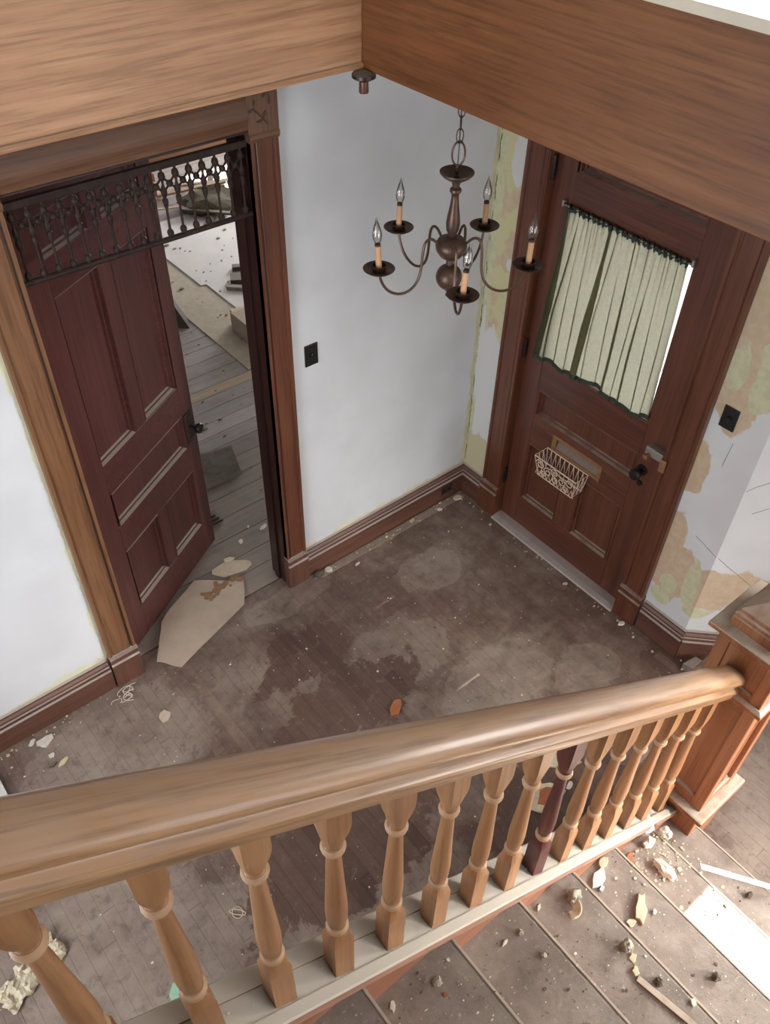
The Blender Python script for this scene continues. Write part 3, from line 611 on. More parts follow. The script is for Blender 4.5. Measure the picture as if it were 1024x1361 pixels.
ring_lo = MB().lathe([(_w*.80, .2185), (_w*.95, .2225), (_w*1.0, .2290), (_w*.95, .2355), (_w*.78, .2390)], (0, 0, 0), 18).mesh('turned_ring'); ring_hi = MB().lathe([(_w*.76, .5735), (_w*.92, .5775), (_w*.97, .5840), (_w*.92, .5905), (_w*.78, .5940)], (0, 0, 0), 18).mesh('turned_ring')
for rm in (ring_lo, ring_hi): rm.materials.append(MT['ringdust'])
bm1 = baluster_mesh(); bm2 = bm1.copy()
for i in range(-5, 13):
    x = -2.747 + .144*i
    o = link('baluster', bm2 if i == 6 else bm1, 'darkbal' if i == 6 else 'balz', rg, (x, YBAL, capz(x) - .004))
    o.rotation_euler.z = random.uniform(-.05, .05)
    for rm in (ring_lo, ring_hi):
        rg_o = bpy.data.objects.new('turned_ring', rm); COL.objects.link(rg_o); rg_o.parent = o
    if i == 6: o['label'] = 'dark red replacement baluster'

# ---- newel post
NX, NY = -.787, -2.222
nw = thing('newel_post', (NX, NY, 0), 'square panelled oak newel post with a stepped cap at the stair foot', 'newel post')
def nb(r, z0, z1): return ((NX-r, NY-r, z0), (NX+r, NY+r, z1))
part('base_block', boxes(nb(.130, 0, .375)), 'newelz', nw, .003)
part('base_slab', boxes(nb(.158, .375, .405)), 'newelx', nw, .010)
part('shaft', boxes(nb(.098, .405, 1.12)), 'newelz', nw)
R = .118
for sx in (-1, 1):
    for sy in (-1, 1):
        part('corner_stile', boxes(((NX+sx*R, NY+sy*R, .405), (NX+sx*(R-.048), NY+sy*(R-.048), 1.12))), 'newelz', nw, .004)
for (z0, z1) in ((.405, .47), (1.06, 1.12)):
    part('panel_rail', boxes(nb(R - .002, z0, z1)), 'newelx', nw, .003)
for sx, sy in ((-1, 0), (1, 0), (0, -1), (0, 1)):
    for dlt in (-.022, 0, .022):
        if sx: b = ((NX+sx*.095, NY+dlt-.007, .48), (NX+sx*.106, NY+dlt+.007, 1.05))
        else: b = ((NX+dlt-.007, NY+sy*.095, .48), (NX+dlt+.007, NY+sy*.106, 1.05))
        if sy: part('reed', boxes(b), 'newelz', nw, .004)
def ringprof(pr, z0):   # square moulding: list of (radius,height)
    m = MB(); v = []; f = []
    for (r, h) in pr: v += [(NX-r, NY-r, z0+h), (NX+r, NY-r, z0+h), (NX+r, NY+r, z0+h), (NX-r, NY+r, z0+h)]
    for i in range(len(pr)-1):
        for k in range(4): k2 = (k+1) % 4; f.append((i*4+k, i*4+k2, (i+1)*4+k2, (i+1)*4+k))
    f += [(3, 2, 1, 0), tuple(range((len(pr)-1)*4, len(pr)*4))]; return m.add(v, f)
part('band_moulding', ringprof([(.118, 0), (.134, .004), (.138, .014), (.136, .024), (.122, .032)], 1.118), 'newelx', nw, .002)
part('upper_block', boxes(nb(.104, 1.148, 1.375)), 'newelz', nw)
for sx in (-1, 1):
    for sy in (-1, 1):
        part('corner_stile', boxes(((NX+sx*.116, NY+sy*.116, 1.148), (NX+sx*.072, NY+sy*.072, 1.375))), 'newelz', nw, .003)
part('panel_rail', boxes(nb(.115, 1.148, 1.18)), 'newelx', nw, .003); part('panel_rail', boxes(nb(.115, 1.335, 1.375)), 'newelx', nw, .003)
part('cap_moulding', ringprof([(.118, 0), (.122, .004), (.132, .016), (.14, .02)], 1.368), 'newelx', nw)
part('cap_ledge', boxes(nb(.152, 1.388, 1.408)), 'newelx', nw, .003)
part('cap_block', ringprof([(.105, 0), (.105, .040), (.100, .044), (.104, .050), (.104, .060), (.094, .064), (.094, .078), (.03, .125), (.0, .128)], 1.408), 'newelz', nw, .002)

# ================================================================== HANGING THINGS
# fretwork spandrel in the doorway
fx0, fx1, fy = XA3 + .001, XA2 - .001, .004
fr = thing('spindle_fretwork', ((fx0+fx1)/2, fy, 2.18), 'dark spindle-and-ball fretwork grille hung across the interior doorway top', 'fretwork')
part('top_rail', boxes(((fx0, fy-.010, 2.437), (fx1, fy+.010, 2.462))), 'fret', fr, .002)
part('bottom_rail', MB().tube([(fx0, fy, 2.182), (fx1 + .0, fy, 2.182)], .0105, 12), 'fret', fr)
sp = MB().lathe([(.005, .008), (.011, .015), (.0132, .024), (.011, .033), (.005, .040), (.0045, .10), (.0042, .112), (.0085, .126), (.0105, .140), (.010, .150), (.0055, .156), (.0085, .160), (.0115, .172), (.0115, .180), (.0075, .192), (.0045, .20), (.0045, .214), (.011, .220), (.0135, .231), (.011, .242), (.005, .248), (.005, .262)], (0, 0, 0), 10).mesh('spindle')
NS = 17; step = (fx1 - fx0)/NS
def ball(r): return MB().lathe([(r*math.sin(math.pi*k/8) + .0003, -r*math.cos(math.pi*k/8)) for k in range(9)], (0, 0, 0), 10).mesh('ball')
bl = ball(.0125); sxs = [fx0 + step*(i+.5) for i in range(NS)]
for xq in sxs: link('spindle', sp, 'fret', fr, (xq, fy, 2.180))
peg = None
for i in range(-1, NS):
    xb = fx0 + step*(i+1)
    if i in (-1, NS-1): continue
    bo = link('lattice_ball', bl, 'fret', fr, (xb, fy, 2.380))
    m = MB()
    for sx in (-1, 1):
        for dz in (.030, -.026): m.tube([(xb, fy, 2.380), (xb + sx*step*.5, fy, 2.380 + dz)], .0042, 6)
    part('lattice_peg', m, 'fret', bo)

# pendant finial under the corner of the fascia
pf = MB().lathe([(.034, 0), (.040, -.006), (.040, -.016), (.030, -.022), (.020, -.026), (.016, -.028)], (XR - .016, YL - .030, H), 20)
pr_ = thing('pendant_finial', (XR - .016, YL - .03, H), 'small dark turned pendant knob under the corner of the two fascia boards', 'finial')
part('collar', pf, 'jambz', pr_); part('peg', MB().lathe([(.0155, -.026), (.0165, -.06), (.015, -.064), (.003, -.065)], (XR - .016, YL - .03, H), 16), 'caserz', pr_)

# chandelier
CX, CY = -.932, -.683
ch = thing('chandelier', (CX, CY, 1.98), 'aged brass five-arm chandelier with candle bulbs hanging on a chain', 'chandelier')
part('canopy_dish', MB().lathe([(.004, 2.452), (.018, 2.450), (.050, 2.466), (.060, 2.470), (.060, 2.466), (.050, 2.455), (.030, 2.442), (.016, 2.436), (.014, 2.425)], (CX, CY, 0), 28), 'brass', ch)
part('column', MB().lathe([(.013, 2.428), (.012, 2.418), (.020, 2.410), (.021, 2.402), (.014, 2.392), (.013, 2.380), (.016, 2.350), (.022, 2.315), (.0255, 2.285), (.023, 2.262), (.015, 2.245), (.013, 2.238), (.018, 2.232), (.020, 2.225)], (CX, CY, 0), 24), 'brass', ch)
part('hub', MB().lathe([(.010, 2.238), (.030, 2.234), (.048, 2.224), (.057, 2.208), (.058, 2.196), (.054, 2.182), (.040, 2.162), (.022, 2.150), (.014, 2.146), (.014, 2.132)], (CX, CY, 0), 28), 'brass', ch)
bpr = [(.012, 2.140)] + [(.049*math.sin(math.pi*k/14), 2.076 + .050*math.cos(math.pi*k/14)) for k in range(1, 14)] + [(.008, 2.028)]
part('globe', MB().lathe(bpr, (CX, CY, 0), 28), 'brass', ch)
part('finial', MB().lathe([(.006, 2.032), (.012, 2.028), (.012, 2.022), (.005, 2.016), (.004, 2.010), (.008, 2.004), (.008, 1.998), (.002, 1.993)], (CX, CY, 0), 14), 'brass', ch)
def arm_pts(a):
    rz = [(.046, 2.208), (.060, 2.222), (.078, 2.238), (.096, 2.238), (.108, 2.222), (.113, 2.195), (.115, 2.160), (.118, 2.125), (.126, 2.092), (.142, 2.066), (.165, 2.050), (.192, 2.045), (.220, 2.052), (.245, 2.068), (.264, 2.092), (.276, 2.118), (.282, 2.142)]
    out = []
    for i in range(len(rz)-1):
        p0 = rz[max(i-1, 0)]; p1 = rz[i]; p2 = rz[i+1]; p3 = rz[min(i+2, len(rz)-1)]
        for s in (0, .5):
            q = [.5*((2*p1[k]) + (-p0[k]+p2[k])*s + (2*p0[k]-5*p1[k]+4*p2[k]-p3[k])*s*s + (-p0[k]+3*p1[k]-3*p2[k]+p3[k])*s**3) for k in (0, 1)]; out.append(q)
    out.append(rz[-1])
    return [(CX + r*math.cos(a), CY + r*math.sin(a), z) for r, z in out]
for k in range(5):
    a = math.radians(164 + 72*k); x, y = CX + .284*math.cos(a), CY + .284*math.sin(a)
    am = part('arm', MB().tube(arm_pts(a), .0052, 8), 'brass', ch)
    part('bobeche', MB().lathe([(.005, 2.138), (.016, 2.142), (.024, 2.148), (.046, 2.156), (.057, 2.164), (.058, 2.166), (.055, 2.167), (.044, 2.161), (.020, 2.156), (.020, 2.152)], (x, y, 0), 26), 'brass', am)
    part('candle_cup', MB().lathe([(.018, 2.150), (.023, 2.154), (.025, 2.170), (.027, 2.178), (.024, 2.178), (.021, 2.166), (.010, 2.162)], (x, y, 0), 20), 'brassd', am)
    lean = Vector((random.uniform(-.05, .05), random.uniform(-.05, .05), 0))
    sl = MB(); lathe_dir(sl, [(.0108, 0), (.0108, .092), (.0085, .093)], (x, y, 2.158), Vector((0, 0, 1)) + lean, 14); so_ = part('candle_sleeve', sl, 'sleeve', am)
    tp = Vector((x, y, 2.158)) + (Vector((0, 0, 1)) + lean).normalized()*.092
    sk = MB(); lathe_dir(sk, [(.0105, -.003), (.0105, .008), (.008, .010)], tp, Vector((0, 0, 1)) + lean, 12); part('socket_collar', sk, 'brassd', am)
    bb_ = MB(); lathe_dir(bb_, [(.007, .006), (.010, .012), (.0152, .024), (.0172, .036), (.0165, .050), (.0125, .066), (.0075, .082), (.0035, .094), (.0012, .104)], tp, Vector((0, 0, 1)) + lean, 18); part('bulb', bb_, 'bulb', am)
def oval(c, rx, rz, rot, tr, m, seg=22):
    pts = [(c[0] + rx*math.cos(2*math.pi*k/seg)*math.cos(rot), c[1] + rx*math.cos(2*math.pi*k/seg)*math.sin(rot), c[2] + rz*math.sin(2*math.pi*k/seg)) for k in range(seg)]
    return m.tube(pts, tr, 6, True)
part('loop', oval((CX, CY, 2.530), .022, .040, math.radians(-38), .0035, MB()), 'brassd', ch)
part('loop_stem', MB().lathe([(.010, 2.448), (.010, 2.456), (.006, 2.460), (.006, 2.470), (.010, 2.474), (.010, 2.480), (.005, 2.484), (.004, 2.494)], (CX, CY, 0), 14), 'brassd', ch)
z = 2.588; k = 0
while z < 2.74:
    part('chain_link', oval((CX, CY, z), .0115, .024, math.radians(-38 + 90*(k % 2)), .0022, MB(), 16), 'brassd', ch); z += .041; k += 1
part('ceiling_canopy', MB().lathe([(.06, H + .012), (.06, H + .005), (.045, H - .012), (.012, H - .022), (.004, H - .026)], (CX, CY, 0), 24), 'brass', ch)
part('lamp_cord', MB().tube([(CX, CY, 2.48), (CX + .004, CY + .003, 2.56), (CX - .003, CY, 2.64), (CX + .002, CY, 2.75)], .0022, 6), 'black', ch)

# curtain on the front-door window
cu = thing('window_curtain', (.0, -.75, 1.18), 'faded green gathered curtain over the front door window', 'curtain')
cm = MB(); NU, NV = 300, 40; vs = []
def cpt(u, v):     # u 0..1 across, v 0..1 down
    g = random.Random(3)
    ytop = -.436 - u*.657; ybot = -.405 - u*.714
    y = ytop*(1 - v) + ybot*v
    x = .020 - .006*v; g = .35 + .65*min(1, v*1.6)
    for (c, w, A) in ((.035, .034, .085), (.115, .022, .055), (.17, .012, .022), (.25, .012, .022), (.385, .032, .090), (.45, .016, .040), (.53, .010, .018), (.60, .014, .032), (.69, .010, .018), (.76, .013, .028), (.85, .010, .018), (.93, .014, .022)):
        cc = c + .012*math.sin(v*3 + c*20); t = (u - cc)/(w*(.8 + .5*v)); e = math.exp(-t*t)
        y += A*t*e*g; x -= A*.40*e*g
    for k in range(26):
        c = (k + .5)/26 + .010*math.sin(k*2.3); w = .0075; t = (u - c)/w
        if abs(t) < 4:
            e = math.exp(-t*t); gg = max(0, 1 - v/(.25 + .35*((k*7) % 5)/5))*(.6 + .5*((k*3) % 4)/4); y += .0105*t*e*gg; x -= .006*e*gg
    x += .004*math.sin(u*46 + 1)*v + (.004*math.sin(u*150))*(1-v)**3
    z = 1.996 - (.800 + .014*math.sin(u*9.5) + .008*math.sin(u*31) - .016*u - .03*(1-u)**6)*v
    return (x, y, z + .004*math.sin(u*150)*(1-v)**8)
vs = [cpt(i/NU, j/NV) for j in range(NV+1) for i in range(NU+1)]
cm.add(vs, [(j*(NU+1)+i, j*(NU+1)+i+1, (j+1)*(NU+1)+i+1, (j+1)*(NU+1)+i) for j in range(NV) for i in range(NU)], True)
co_ = link('cloth', cm.mesh('cloth', 180), 'cloth', cu)
hd = MB(); hv = []
for i in range(NU+1):
    a = cpt(i/NU, 0); hv += [(a[0]-.004, a[1], a[2] - .010 + .005*math.sin(i*.9)), (a[0] - .010 + .003*math.sin(i*1.1), a[1], a[2] + .012 + .003*math.sin(i*.7)), (a[0] + .004, a[1], a[2] + .012), (a[0] + .003, a[1], a[2] - .010)]
hd.add(hv, [(i*4+k, i*4+(k+1) % 4, i*4+4+(k+1) % 4, i*4+4+k) for i in range(NU) for k in range(4)], True)
part('gathered_header', hd, 'hem', cu)
hm = MB(); hv = []
for i in range(NU+1):
    a = cpt(i/NU, .975); b = cpt(i/NU, 1.0); hv += [(a[0]-.002, a[1], a[2]), (b[0]-.002, b[1], b[2]-.003), (b[0]+.002, b[1], b[2]-.003), (a[0]+.002, a[1], a[2])]
hm.add(hv, [(i*4+k, i*4+(k+1) % 4, i*4+4+(k+1) % 4, i*4+4+k) for i in range(NU) for k in range(4)], True)
part('hem', hm, 'hem', cu)
part('curtain_rod', MB().tube([(.016, -.415, 2.002), (.016, -1.114, 2.000)], .0045, 8), 'steel', cu)
for yy in (-.415, -1.114): part('rod_bracket', boxes(((.008, yy - .006, 1.992), (.029, yy + .006, 2.022))), 'steel', cu, .003)

# wire mail basket on the front door
wb_ = thing('wire_basket', (-.02, -.72, .50), 'cream scrollwork wire basket hanging under the mail slot', 'basket')
by0, by1, bt, bbm = -.585, -.875, .690, .560
bd = .10
x_b, x_f = .024, .024 - bd
def rect(z, x0, x1, a, b): return [(x0, a, z), (x1, a, z), (x1, b, z), (x0, b, z)]
part('rim', MB().tube(rect(bt, x_b, x_f, by0, by1), .0036, 6, True, False), 'wire', wb_)
part('base_wire', MB().tube(rect(bbm, x_b, x_f + .02, by0 - .02, by1 + .02), .003, 6, True, False), 'wire', wb_)
zg = MB(); N = 9
for i in range(N):
    a = by0 + (by1-by0)*i/N; b = by0 + (by1-by0)*(i+1)/N; mid = (a+b)/2
    zg.tube([(x_b - .002, a, bt), (x_b - .002, mid, bbm), (x_b - .002, b, bt)], .0022, 5, False, False)
part('back_zigzag', zg, 'wire', wb_)
for yy, yb in ((by0, by0 - .02), (by1, by1 + .02)):
    zs = MB()
    for i in range(3):
        f0 = x_b - bd*i/3; f1 = x_b - bd*(i+1)/3
        zs.tube([(f0, yy, bt), ((f0+f1)/2 + .008, yb, bbm), (f1, yy, bt)], .0022, 5, False, False)
    part('side_zigzag', zs, 'wire', wb_)
sc = MB()
def spiral(cy, cz, r, turns, a0, s):
    pts = []
    for k in range(22):
        t = k/21; a = a0 + s*turns*2*math.pi*t; rr = r*(1 - .72*t); zz = cz + rr*math.sin(a); 
        pts.append((x_f + .02*(bt - zz)/(bt - bbm), cy + rr*math.cos(a), zz))
    return pts
for (cy, cz, r, a0, s) in ((-.625, .645, .032, 0, 1), (-.835, .645, .032, math.pi, -1), (-.68, .625, .030, 2, -1), (-.78, .625, .030, 1.1, 1), (-.73, .655, .030, -1.57, 1), (-.65, .595, .022, 0, -1), (-.81, .595, .022, 3, 1), (-.73, .600, .026, 1, 1)):
    sc.tube(spiral(cy, cz, r, 1.4, a0, s), .0028, 5)
part('front_scroll', sc, 'wire', wb_)
vz = MB()
for i in range(10):
    a = by0 - .01 + (by1 - by0 + .02)*i/10; b = by0 - .01 + (by1 - by0 + .02)*(i+1)/10
    vz.tube([(x_f + .020, a, bbm), (x_f + .010, (a+b)/2, bbm + .055), (x_f + .020, b, bbm)], .0022, 5, False, False)
part('front_zigzag', vz, 'wire', wb_)

# switch plates and baseboard outlet
def plate(name, c, ax, w, h, label, cat, dial=True):
    r = thing(name, c, label, cat)
    if ax == 'x':
        part('plate', boxes(((c[0]-w/2, -.007, c[2]-h/2), (c[0]+w/2, 0, c[2]+h/2))), 'black', r, .002)
        part('toggle', MB().lathe([(.011, 0), (.011, -.010), (.006, -.012), (.005, -.022), (.001, -.023)], (c[0], -.006, c[2]), 14, 'y'), 'iron', r)
        for dz in (-h*.36, h*.36): part('screw', MB().lathe([(.004, 0), (.003, -.002), (.001, -.002)], (c[0], -.007, c[2]+dz), 10, 'y'), 'iron', r)
    else:
        part('plate', boxes(((-.007, c[1]-w/2, c[2]-h/2), (0, c[1]+w/2, c[2]+h/2))), 'black', r, .002)
        part('toggle', MB().lathe([(.013, 0), (.013, -.012), (.009, -.016), (.001, -.017)], (-.006, c[1], c[2]), 16, 'x'), 'iron', r)
        for dz in (-h*.36, h*.36): part('screw', MB().lathe([(.004, 0), (.003, -.002), (.001, -.002)], (-.007, c[1], c[2]+dz), 10, 'x'), 'iron', r)
plate('light_switch', (-1.106, 0, 1.442), 'x', .072, .112, 'black light switch plate on the white wall beside the interior door casing', 'switch')
plate('light_switch', (0, -1.489, 1.463), 'y', .072, .108, 'black dial switch plate on the peeling wall beside the front door', 'switch')
ol = thing('baseboard_outlet', (-.162, -.03, .07), 'old dark outlet set in the baseboard near the room corner', 'outlet')
part('plate', boxes(((-.205, -.036, .055), (-.118, -.030, .110))), 'bronzeplate', ol, .002)
for dx in (-.02, .02): part('socket', MB().lathe([(.013, 0), (.013, -.004), (.009, -.005), (.001, -.004)], (-.162+dx, -.035, .082), 12, 'y'), 'black', ol)

# ================================================================== DEBRIS
def ragged(pts, n=3, amp=.006, rnd=random):
    out = []
    for i, p in enumerate(pts):
        q_ = pts[(i+1) % len(pts)]
        for k in range(n):
            t = k/n; j = amp if k else amp*.3
            out.append((p[0]+(q_[0]-p[0])*t + rnd.uniform(-j, j), p[1]+(q_[1]-p[1])*t + rnd.uniform(-j, j)))
    return out
def flake(name, c, r, z, th, m, label, cat, ar=1.0, rot=0.0, group=None, seed=None, n=9):
    g = random.Random(seed or hash((round(c[0], 3), round(c[1], 3))) & 0xffff); pts = []
    for k in range(n):
        a = 2*math.pi*k/n; rr = r*g.uniform(.65, 1.15); lx, ly = rr*math.cos(a), rr*ar*math.sin(a)
        pts.append((c[0] + lx*math.cos(rot) - ly*math.sin(rot), c[1] + lx*math.sin(rot) + ly*math.cos(rot)))
    return single(name, MB().poly(pts, z, z+th), m, (c[0], c[1], z), label, cat, group, bevel=min(.0015, th*.3))
def lump(name, c, r, z, m, label, cat, sq=(1, 1, .7), seed=1, group=None):
    bm = bmesh.new(); bmesh.ops.create_icosphere(bm, subdivisions=3, radius=1)
    for v in bm.verts:
        d_ = noise.noise(v.co*1.7 + Vector((seed*3.1, seed, 0)))*.38 + noise.noise(v.co*4.5 + Vector((0, seed*2.7, 0)))*.2
        v.co *= (1 + d_); v.co = Vector((v.co.x*sq[0]*r, v.co.y*sq[1]*r, v.co.z*sq[2]*r))
    zmin = min(v.co.z for v in bm.verts)*.7
    for v in bm.verts: v.co.z = max(v.co.z - zmin, 0)
    me = bpy.data.meshes.new(name); bm.to_mesh(me); bm.free()
    return tag(link(name, me, m, None, (c[0], c[1], z)), label, cat, group)

# tan board piece in the doorway
cb = thing('board_scrap', (-1.85, .1, 0), 'large tan angular board piece lying in the interior doorway', 'board')
pts = [(-2.094, -.138), (-1.86, -.063), (-1.619, .014), (-1.531, .160), (-1.64, .25), (-1.748, .335), (-1.90, .262), (-2.033, .185), (-2.10, .08), (-2.175, -.030), (-2.135, -.085)]
part('sheet', MB().poly(ragged(pts, 2, .005, random.Random(5)), .013, .021), 'card', cb)
stn = MB(); g = random.Random(11)
for (cx, cy, r) in [(-1.69 + g.gauss(0, .045) , .185 + g.gauss(0, .024), g.uniform(.008, .026)) for _ in range(22)]:
    stn.poly([(cx + r*g.uniform(.6, 1.2)*math.cos(a*.785), cy + r*g.uniform(.6, 1.2)*math.sin(a*.785)) for a in range(8)], .0205, .0225 + g.uniform(0, .003))
part('torn_paper', stn, 'brownstain', cb)

flake('wood_chip', (-1.375, -1.005), .062, .001, .012, 'orangewood', 'orange-brown wood chip on the floor just behind the handrail', 'wood chip', .55, .4, seed=3, n=6)
tl = thing('tile_scrap', (-1.15, -1.79, 0), 'pale broken veneer piece with orange centre on the floor behind the balusters', 'scrap')
part('sheet', MB().poly(ragged([(-1.245, -1.80), (-1.19, -1.765), (-1.137, -1.725), (-1.077, -1.765), (-1.05, -1.84), (-1.12, -1.85), (-1.20, -1.865)], 2, .008, random.Random(2)), .001, .010), 'tanpl', tl)
part('orange_core', MB().poly(ragged([(-1.20, -1.80), (-1.14, -1.76), (-1.09, -1.79), (-1.11, -1.83), (-1.17, -1.84)], 2, .008, random.Random(4)), .0095, .013), 'orangewood', tl)
flake('plaster_slab', (-.965, -1.69), .075, .001, .012, 'tanpl', 'tan speckled plaster slab on the floor seen between the balusters', 'plaster', 1.5, .7, seed=8, n=8)
flake('plaster_chip', (-1.016, -1.832), .022, .001, .008, 'plaster', 'small white chip beside the veneer piece behind the balusters', 'plaster chip', .7, .2, seed=2)
flake('mint_flake', (-2.865, -1.468), .060, .001, .004, 'mint', 'mint green paint flake on the floor beside a baluster foot', 'paint flake', .55, 1.0, seed=12, n=8)
wr = MB()
for k in range(2): wr.tube([(-2.52 + (.021+.004*k)*math.cos(2*math.pi*i/24 + k), -1.351 + (.024+.003*k)*math.sin(2*math.pi*i/24), .004 + .003*k + .002*math.sin(i)) for i in range(24)], .0018, 5, True)
single('wire_coil', wr, 'wire', (-2.52, -1.351, 0), 'small coil of pale wire on the floor beyond the balusters', 'wire')
# crumpled fibrous scrap at bottom left
def crumple(name, poly, z, h, m, label, cat, seed):
    me_b = MB(); (ax, ay), (bx_, by_) = poly; NU_, NV_ = 26, 12; vs = []; dv = Vector((bx_-ax, by_-ay)); nv = Vector((-dv.y, dv.x)).normalized()
    for i in range(NU_+1):
        for j in range(NV_+1):
            u = i/NU_; v = j/NV_ - .5; w = (.060 + .028*noise.noise((u*5, seed, 0)))*(1 - .3*abs(u-.5))
            c = Vector((ax, ay)) + dv*u + nv*v*2*w + Vector((noise.noise((u*8, v*6, seed))*.02, noise.noise((u*8, v*6, seed+5))*.02))
            hh = .006 + h*(abs(noise.noise((u*6, v*4, seed+9)))*1.2 + .35*abs(noise.noise((u*16, v*14, seed))))
            vs.append((c.x, c.y, z + hh))
    K = NV_+1; me_b.add(vs, [(i*K+j, i*K+j+1, (i+1)*K+j+1, (i+1)*K+j) for i in range(NU_) for j in range(NV_)], False)
    o = single(name, me_b, m, (ax, ay, z), label, cat); s_ = o.modifiers.new('solid', 'SOLIDIFY'); s_.thickness = .004; s_.offset = 0; return o
crumple('torn_wallpaper', [(-3.40, -1.09), (-3.14, -1.00)], .0, .05, 'fibre', 'crumpled torn tan wallpaper strip on the floor under the handrail', 'wallpaper', 3)
single('white_board', boxes(((-3.16, -.66, 0), (-3.055, -.10, .020))), 'paint', (-3.1, -.4, 0), 'white painted board lying on the floor by the brown baseboard', 'board', bevel=.002)
# chips along the left baseboard
flake('plaster_chip', (-2.300, -.333), .040, .001, .004, 'peel', 'flat tan chip on the floor in front of the interior doorway', 'plaster chip', .75, .6, seed=21)
flake('plaster_chip', (-2.815, -.105), .042, .001, .010, 'plaster', 'large pale chip lying against the brown baseboard', 'plaster chip', .8, .4, seed=22)
flake('plaster_chip', (-2.865, -.075), .022, .001, .009, 'plaster', 'small pale chip beside the large one at the brown baseboard', 'plaster chip', .6, .4, seed=23)
flake('plaster_chip', (-2.82, -.195), .016, .001, .010, 'plaster', 'small white chip on the grey floor left of the wood splinter', 'plaster chip', .8, .2, seed=24)
flake('wood_splinter', (-2.790, -.262), .034, .001, .012, 'tanpl', 'short pale wood splinter on the grey floor above the handrail', 'splinter', .35, .25, seed=25, n=7)
flake('wood_splinter', (-2.835, -.245), .020, .001, .012, 'darkboard', 'short dark wood splinter on the grey floor above the handrail', 'splinter', .5, .25, seed=26, n=7)
# wispy nest of wire and dust at the plinth
nst = MB(); g = random.Random(5)
for k in range(7):
    cx, cy = -2.40 + g.uniform(-.05, .05), -.105 + g.uniform(-.03, .03); r = g.uniform(.02, .045); a0 = g.uniform(0, 6)
    nst.tube([(cx + r*math.cos(a0 + i*.35), cy + r*.7*math.sin(a0 + i*.35), .004 + .01*abs(math.sin(i*.4 + k))) for i in range(12)], .0018, 5)
single('wire_tangle', nst, 'plaster', (-2.40, -.105, 0), 'wispy tangle of pale strings at the left plinth block', 'string')
lump('plaster_lump', (-1.165, -.065), .026, 0, 'darkstone', 'dark crumpled lump at the foot of the right plinth block', 'rubble', (1, .8, .8), 4)
flake('plaster_chip', (-1.095, -.060), .030, .004, .010, 'plaster', 'pale chip beside the dark lump at the baseboard', 'plaster chip', .7, .3, seed=31)
flake('plaster_chip', (-.935, -.125), .022, .001, .006, 'plaster', 'white sliver on the floor along the baseboard strip', 'plaster chip', .4, .3, seed=32)
flake('plaster_chip', (-.10, -.075), .030, .001, .012, 'tanpl', 'tan chip at the baseboard corner near the outlet', 'plaster chip', .7, -.5, seed=33)
flake('plaster_chip', (-.26, -.085), .018, .004, .006, 'plaster', 'small white chip below the baseboard outlet', 'plaster chip', .7, -.5, seed=34)
flake('plaster_chip', (-.075, -1.365), .020, .001, .012, 'plaster', 'white chip near the front door plinth by the angled wall', 'plaster chip', .6, -.5, seed=35)
flake('plaster_chip', (-.10, -.98), .016, .001, .007, 'tanpl', 'small tan chip in front of the metal threshold', 'plaster chip', .6, -.5, seed=36)
# grey block behind the newel
bk = MB(); B4 = [(-.06, -1.75), (-.045, -1.875), (.04, -1.875), (.028, -1.765)]
bk.hexa([(x_, y_, 0) for x_, y_ in B4] + [(x_, y_, .05) for x_, y_ in B4])
single('wood_block', bk, 'rawbrown', (-.01, -1.81, 0), 'grey-brown dusty wood block on the floor behind the newel post', 'block', bevel=.003)
# torn flooring patch in the doorway
flake('underlay_scrap', (-1.52, .30), .13, .0005, .005, 'peel', 'torn pale underlay patch on the floor between the board and door jamb', 'underlay', .45, -.2, seed=41, n=12)
flake('plaster_chip', (-1.50, .36), .034, .006, .006, 'tanpl', 'curled tan chip on the torn underlay patch', 'plaster chip', .6, -.3, seed=42)
flake('plaster_chip', (-1.195, .463), .034, .0005, .006, 'plaster', 'oval cream chip on the boards beyond the right jamb', 'plaster chip', .5, .3, seed=43)
flake('plaster_chip', (-1.37, .44), .026, .0005, .006, 'plaster', 'white chip on the boards near the open door bottom', 'plaster chip', .6, .9, seed=44)
flake('plaster_chip', (-1.27, .52), .014, .0005, .005, 'plaster', 'tiny white chip between the open door and right jamb', 'plaster chip', .6, .9, seed=45)
# next room: dark board, moulding scrap, sheets, lumber, pile
lb = MB().hexa([(-1.33, .95, .02), (-1.05, .93, .02), (-1.05, .945, .02), (-1.33, .965, .02), (-1.20, 1.20, .07), (-.985, 1.155, .07), (-.985, 1.17, .07), (-1.20, 1.215, .07)])
single('leaning_board', lb, 'darkboard', (-1.15, 1.05, 0), 'dark brown board propped on the floor behind the open door edge', 'board')
ml = MB()
for (o_, w, h_) in ((0, .10, .015), (.015, .07, .035), (.03, .04, .05)): ml.box((-1.62, .66+o_, 0), (-1.36 - o_, .66+o_+w, h_))
single('moulding_scrap', ml, 'darkboard', (-1.5, .7, 0), 'dark stepped moulding scrap on the floor behind the open door', 'moulding', bevel=.002)
lump('plaster_lump', (-1.40, .83), .035, 0, 'tanpl', 'pale crumpled lump above the dark moulding scrap', 'rubble', (1, .9, .8), 6)
single('underlay_sheet', boxes(((-.384, 1.90, .0), (.02, 4.2, .008))), 'under', (-.2, 3.0, 0), 'dusty tan underlay sheet covering the next room boards', 'underlay')
ws = MB().poly([(.0, 2.35), (.0, 3.15), (-.045, 3.16), (-.045, 4.4), (1.8, 4.4), (1.8, 2.35)], .0085, .018)
single('wallboard_sheet', ws, 'sheet', (.8, 3.3, 0), 'large white wallboard sheet lying on the next room floor', 'wallboard')
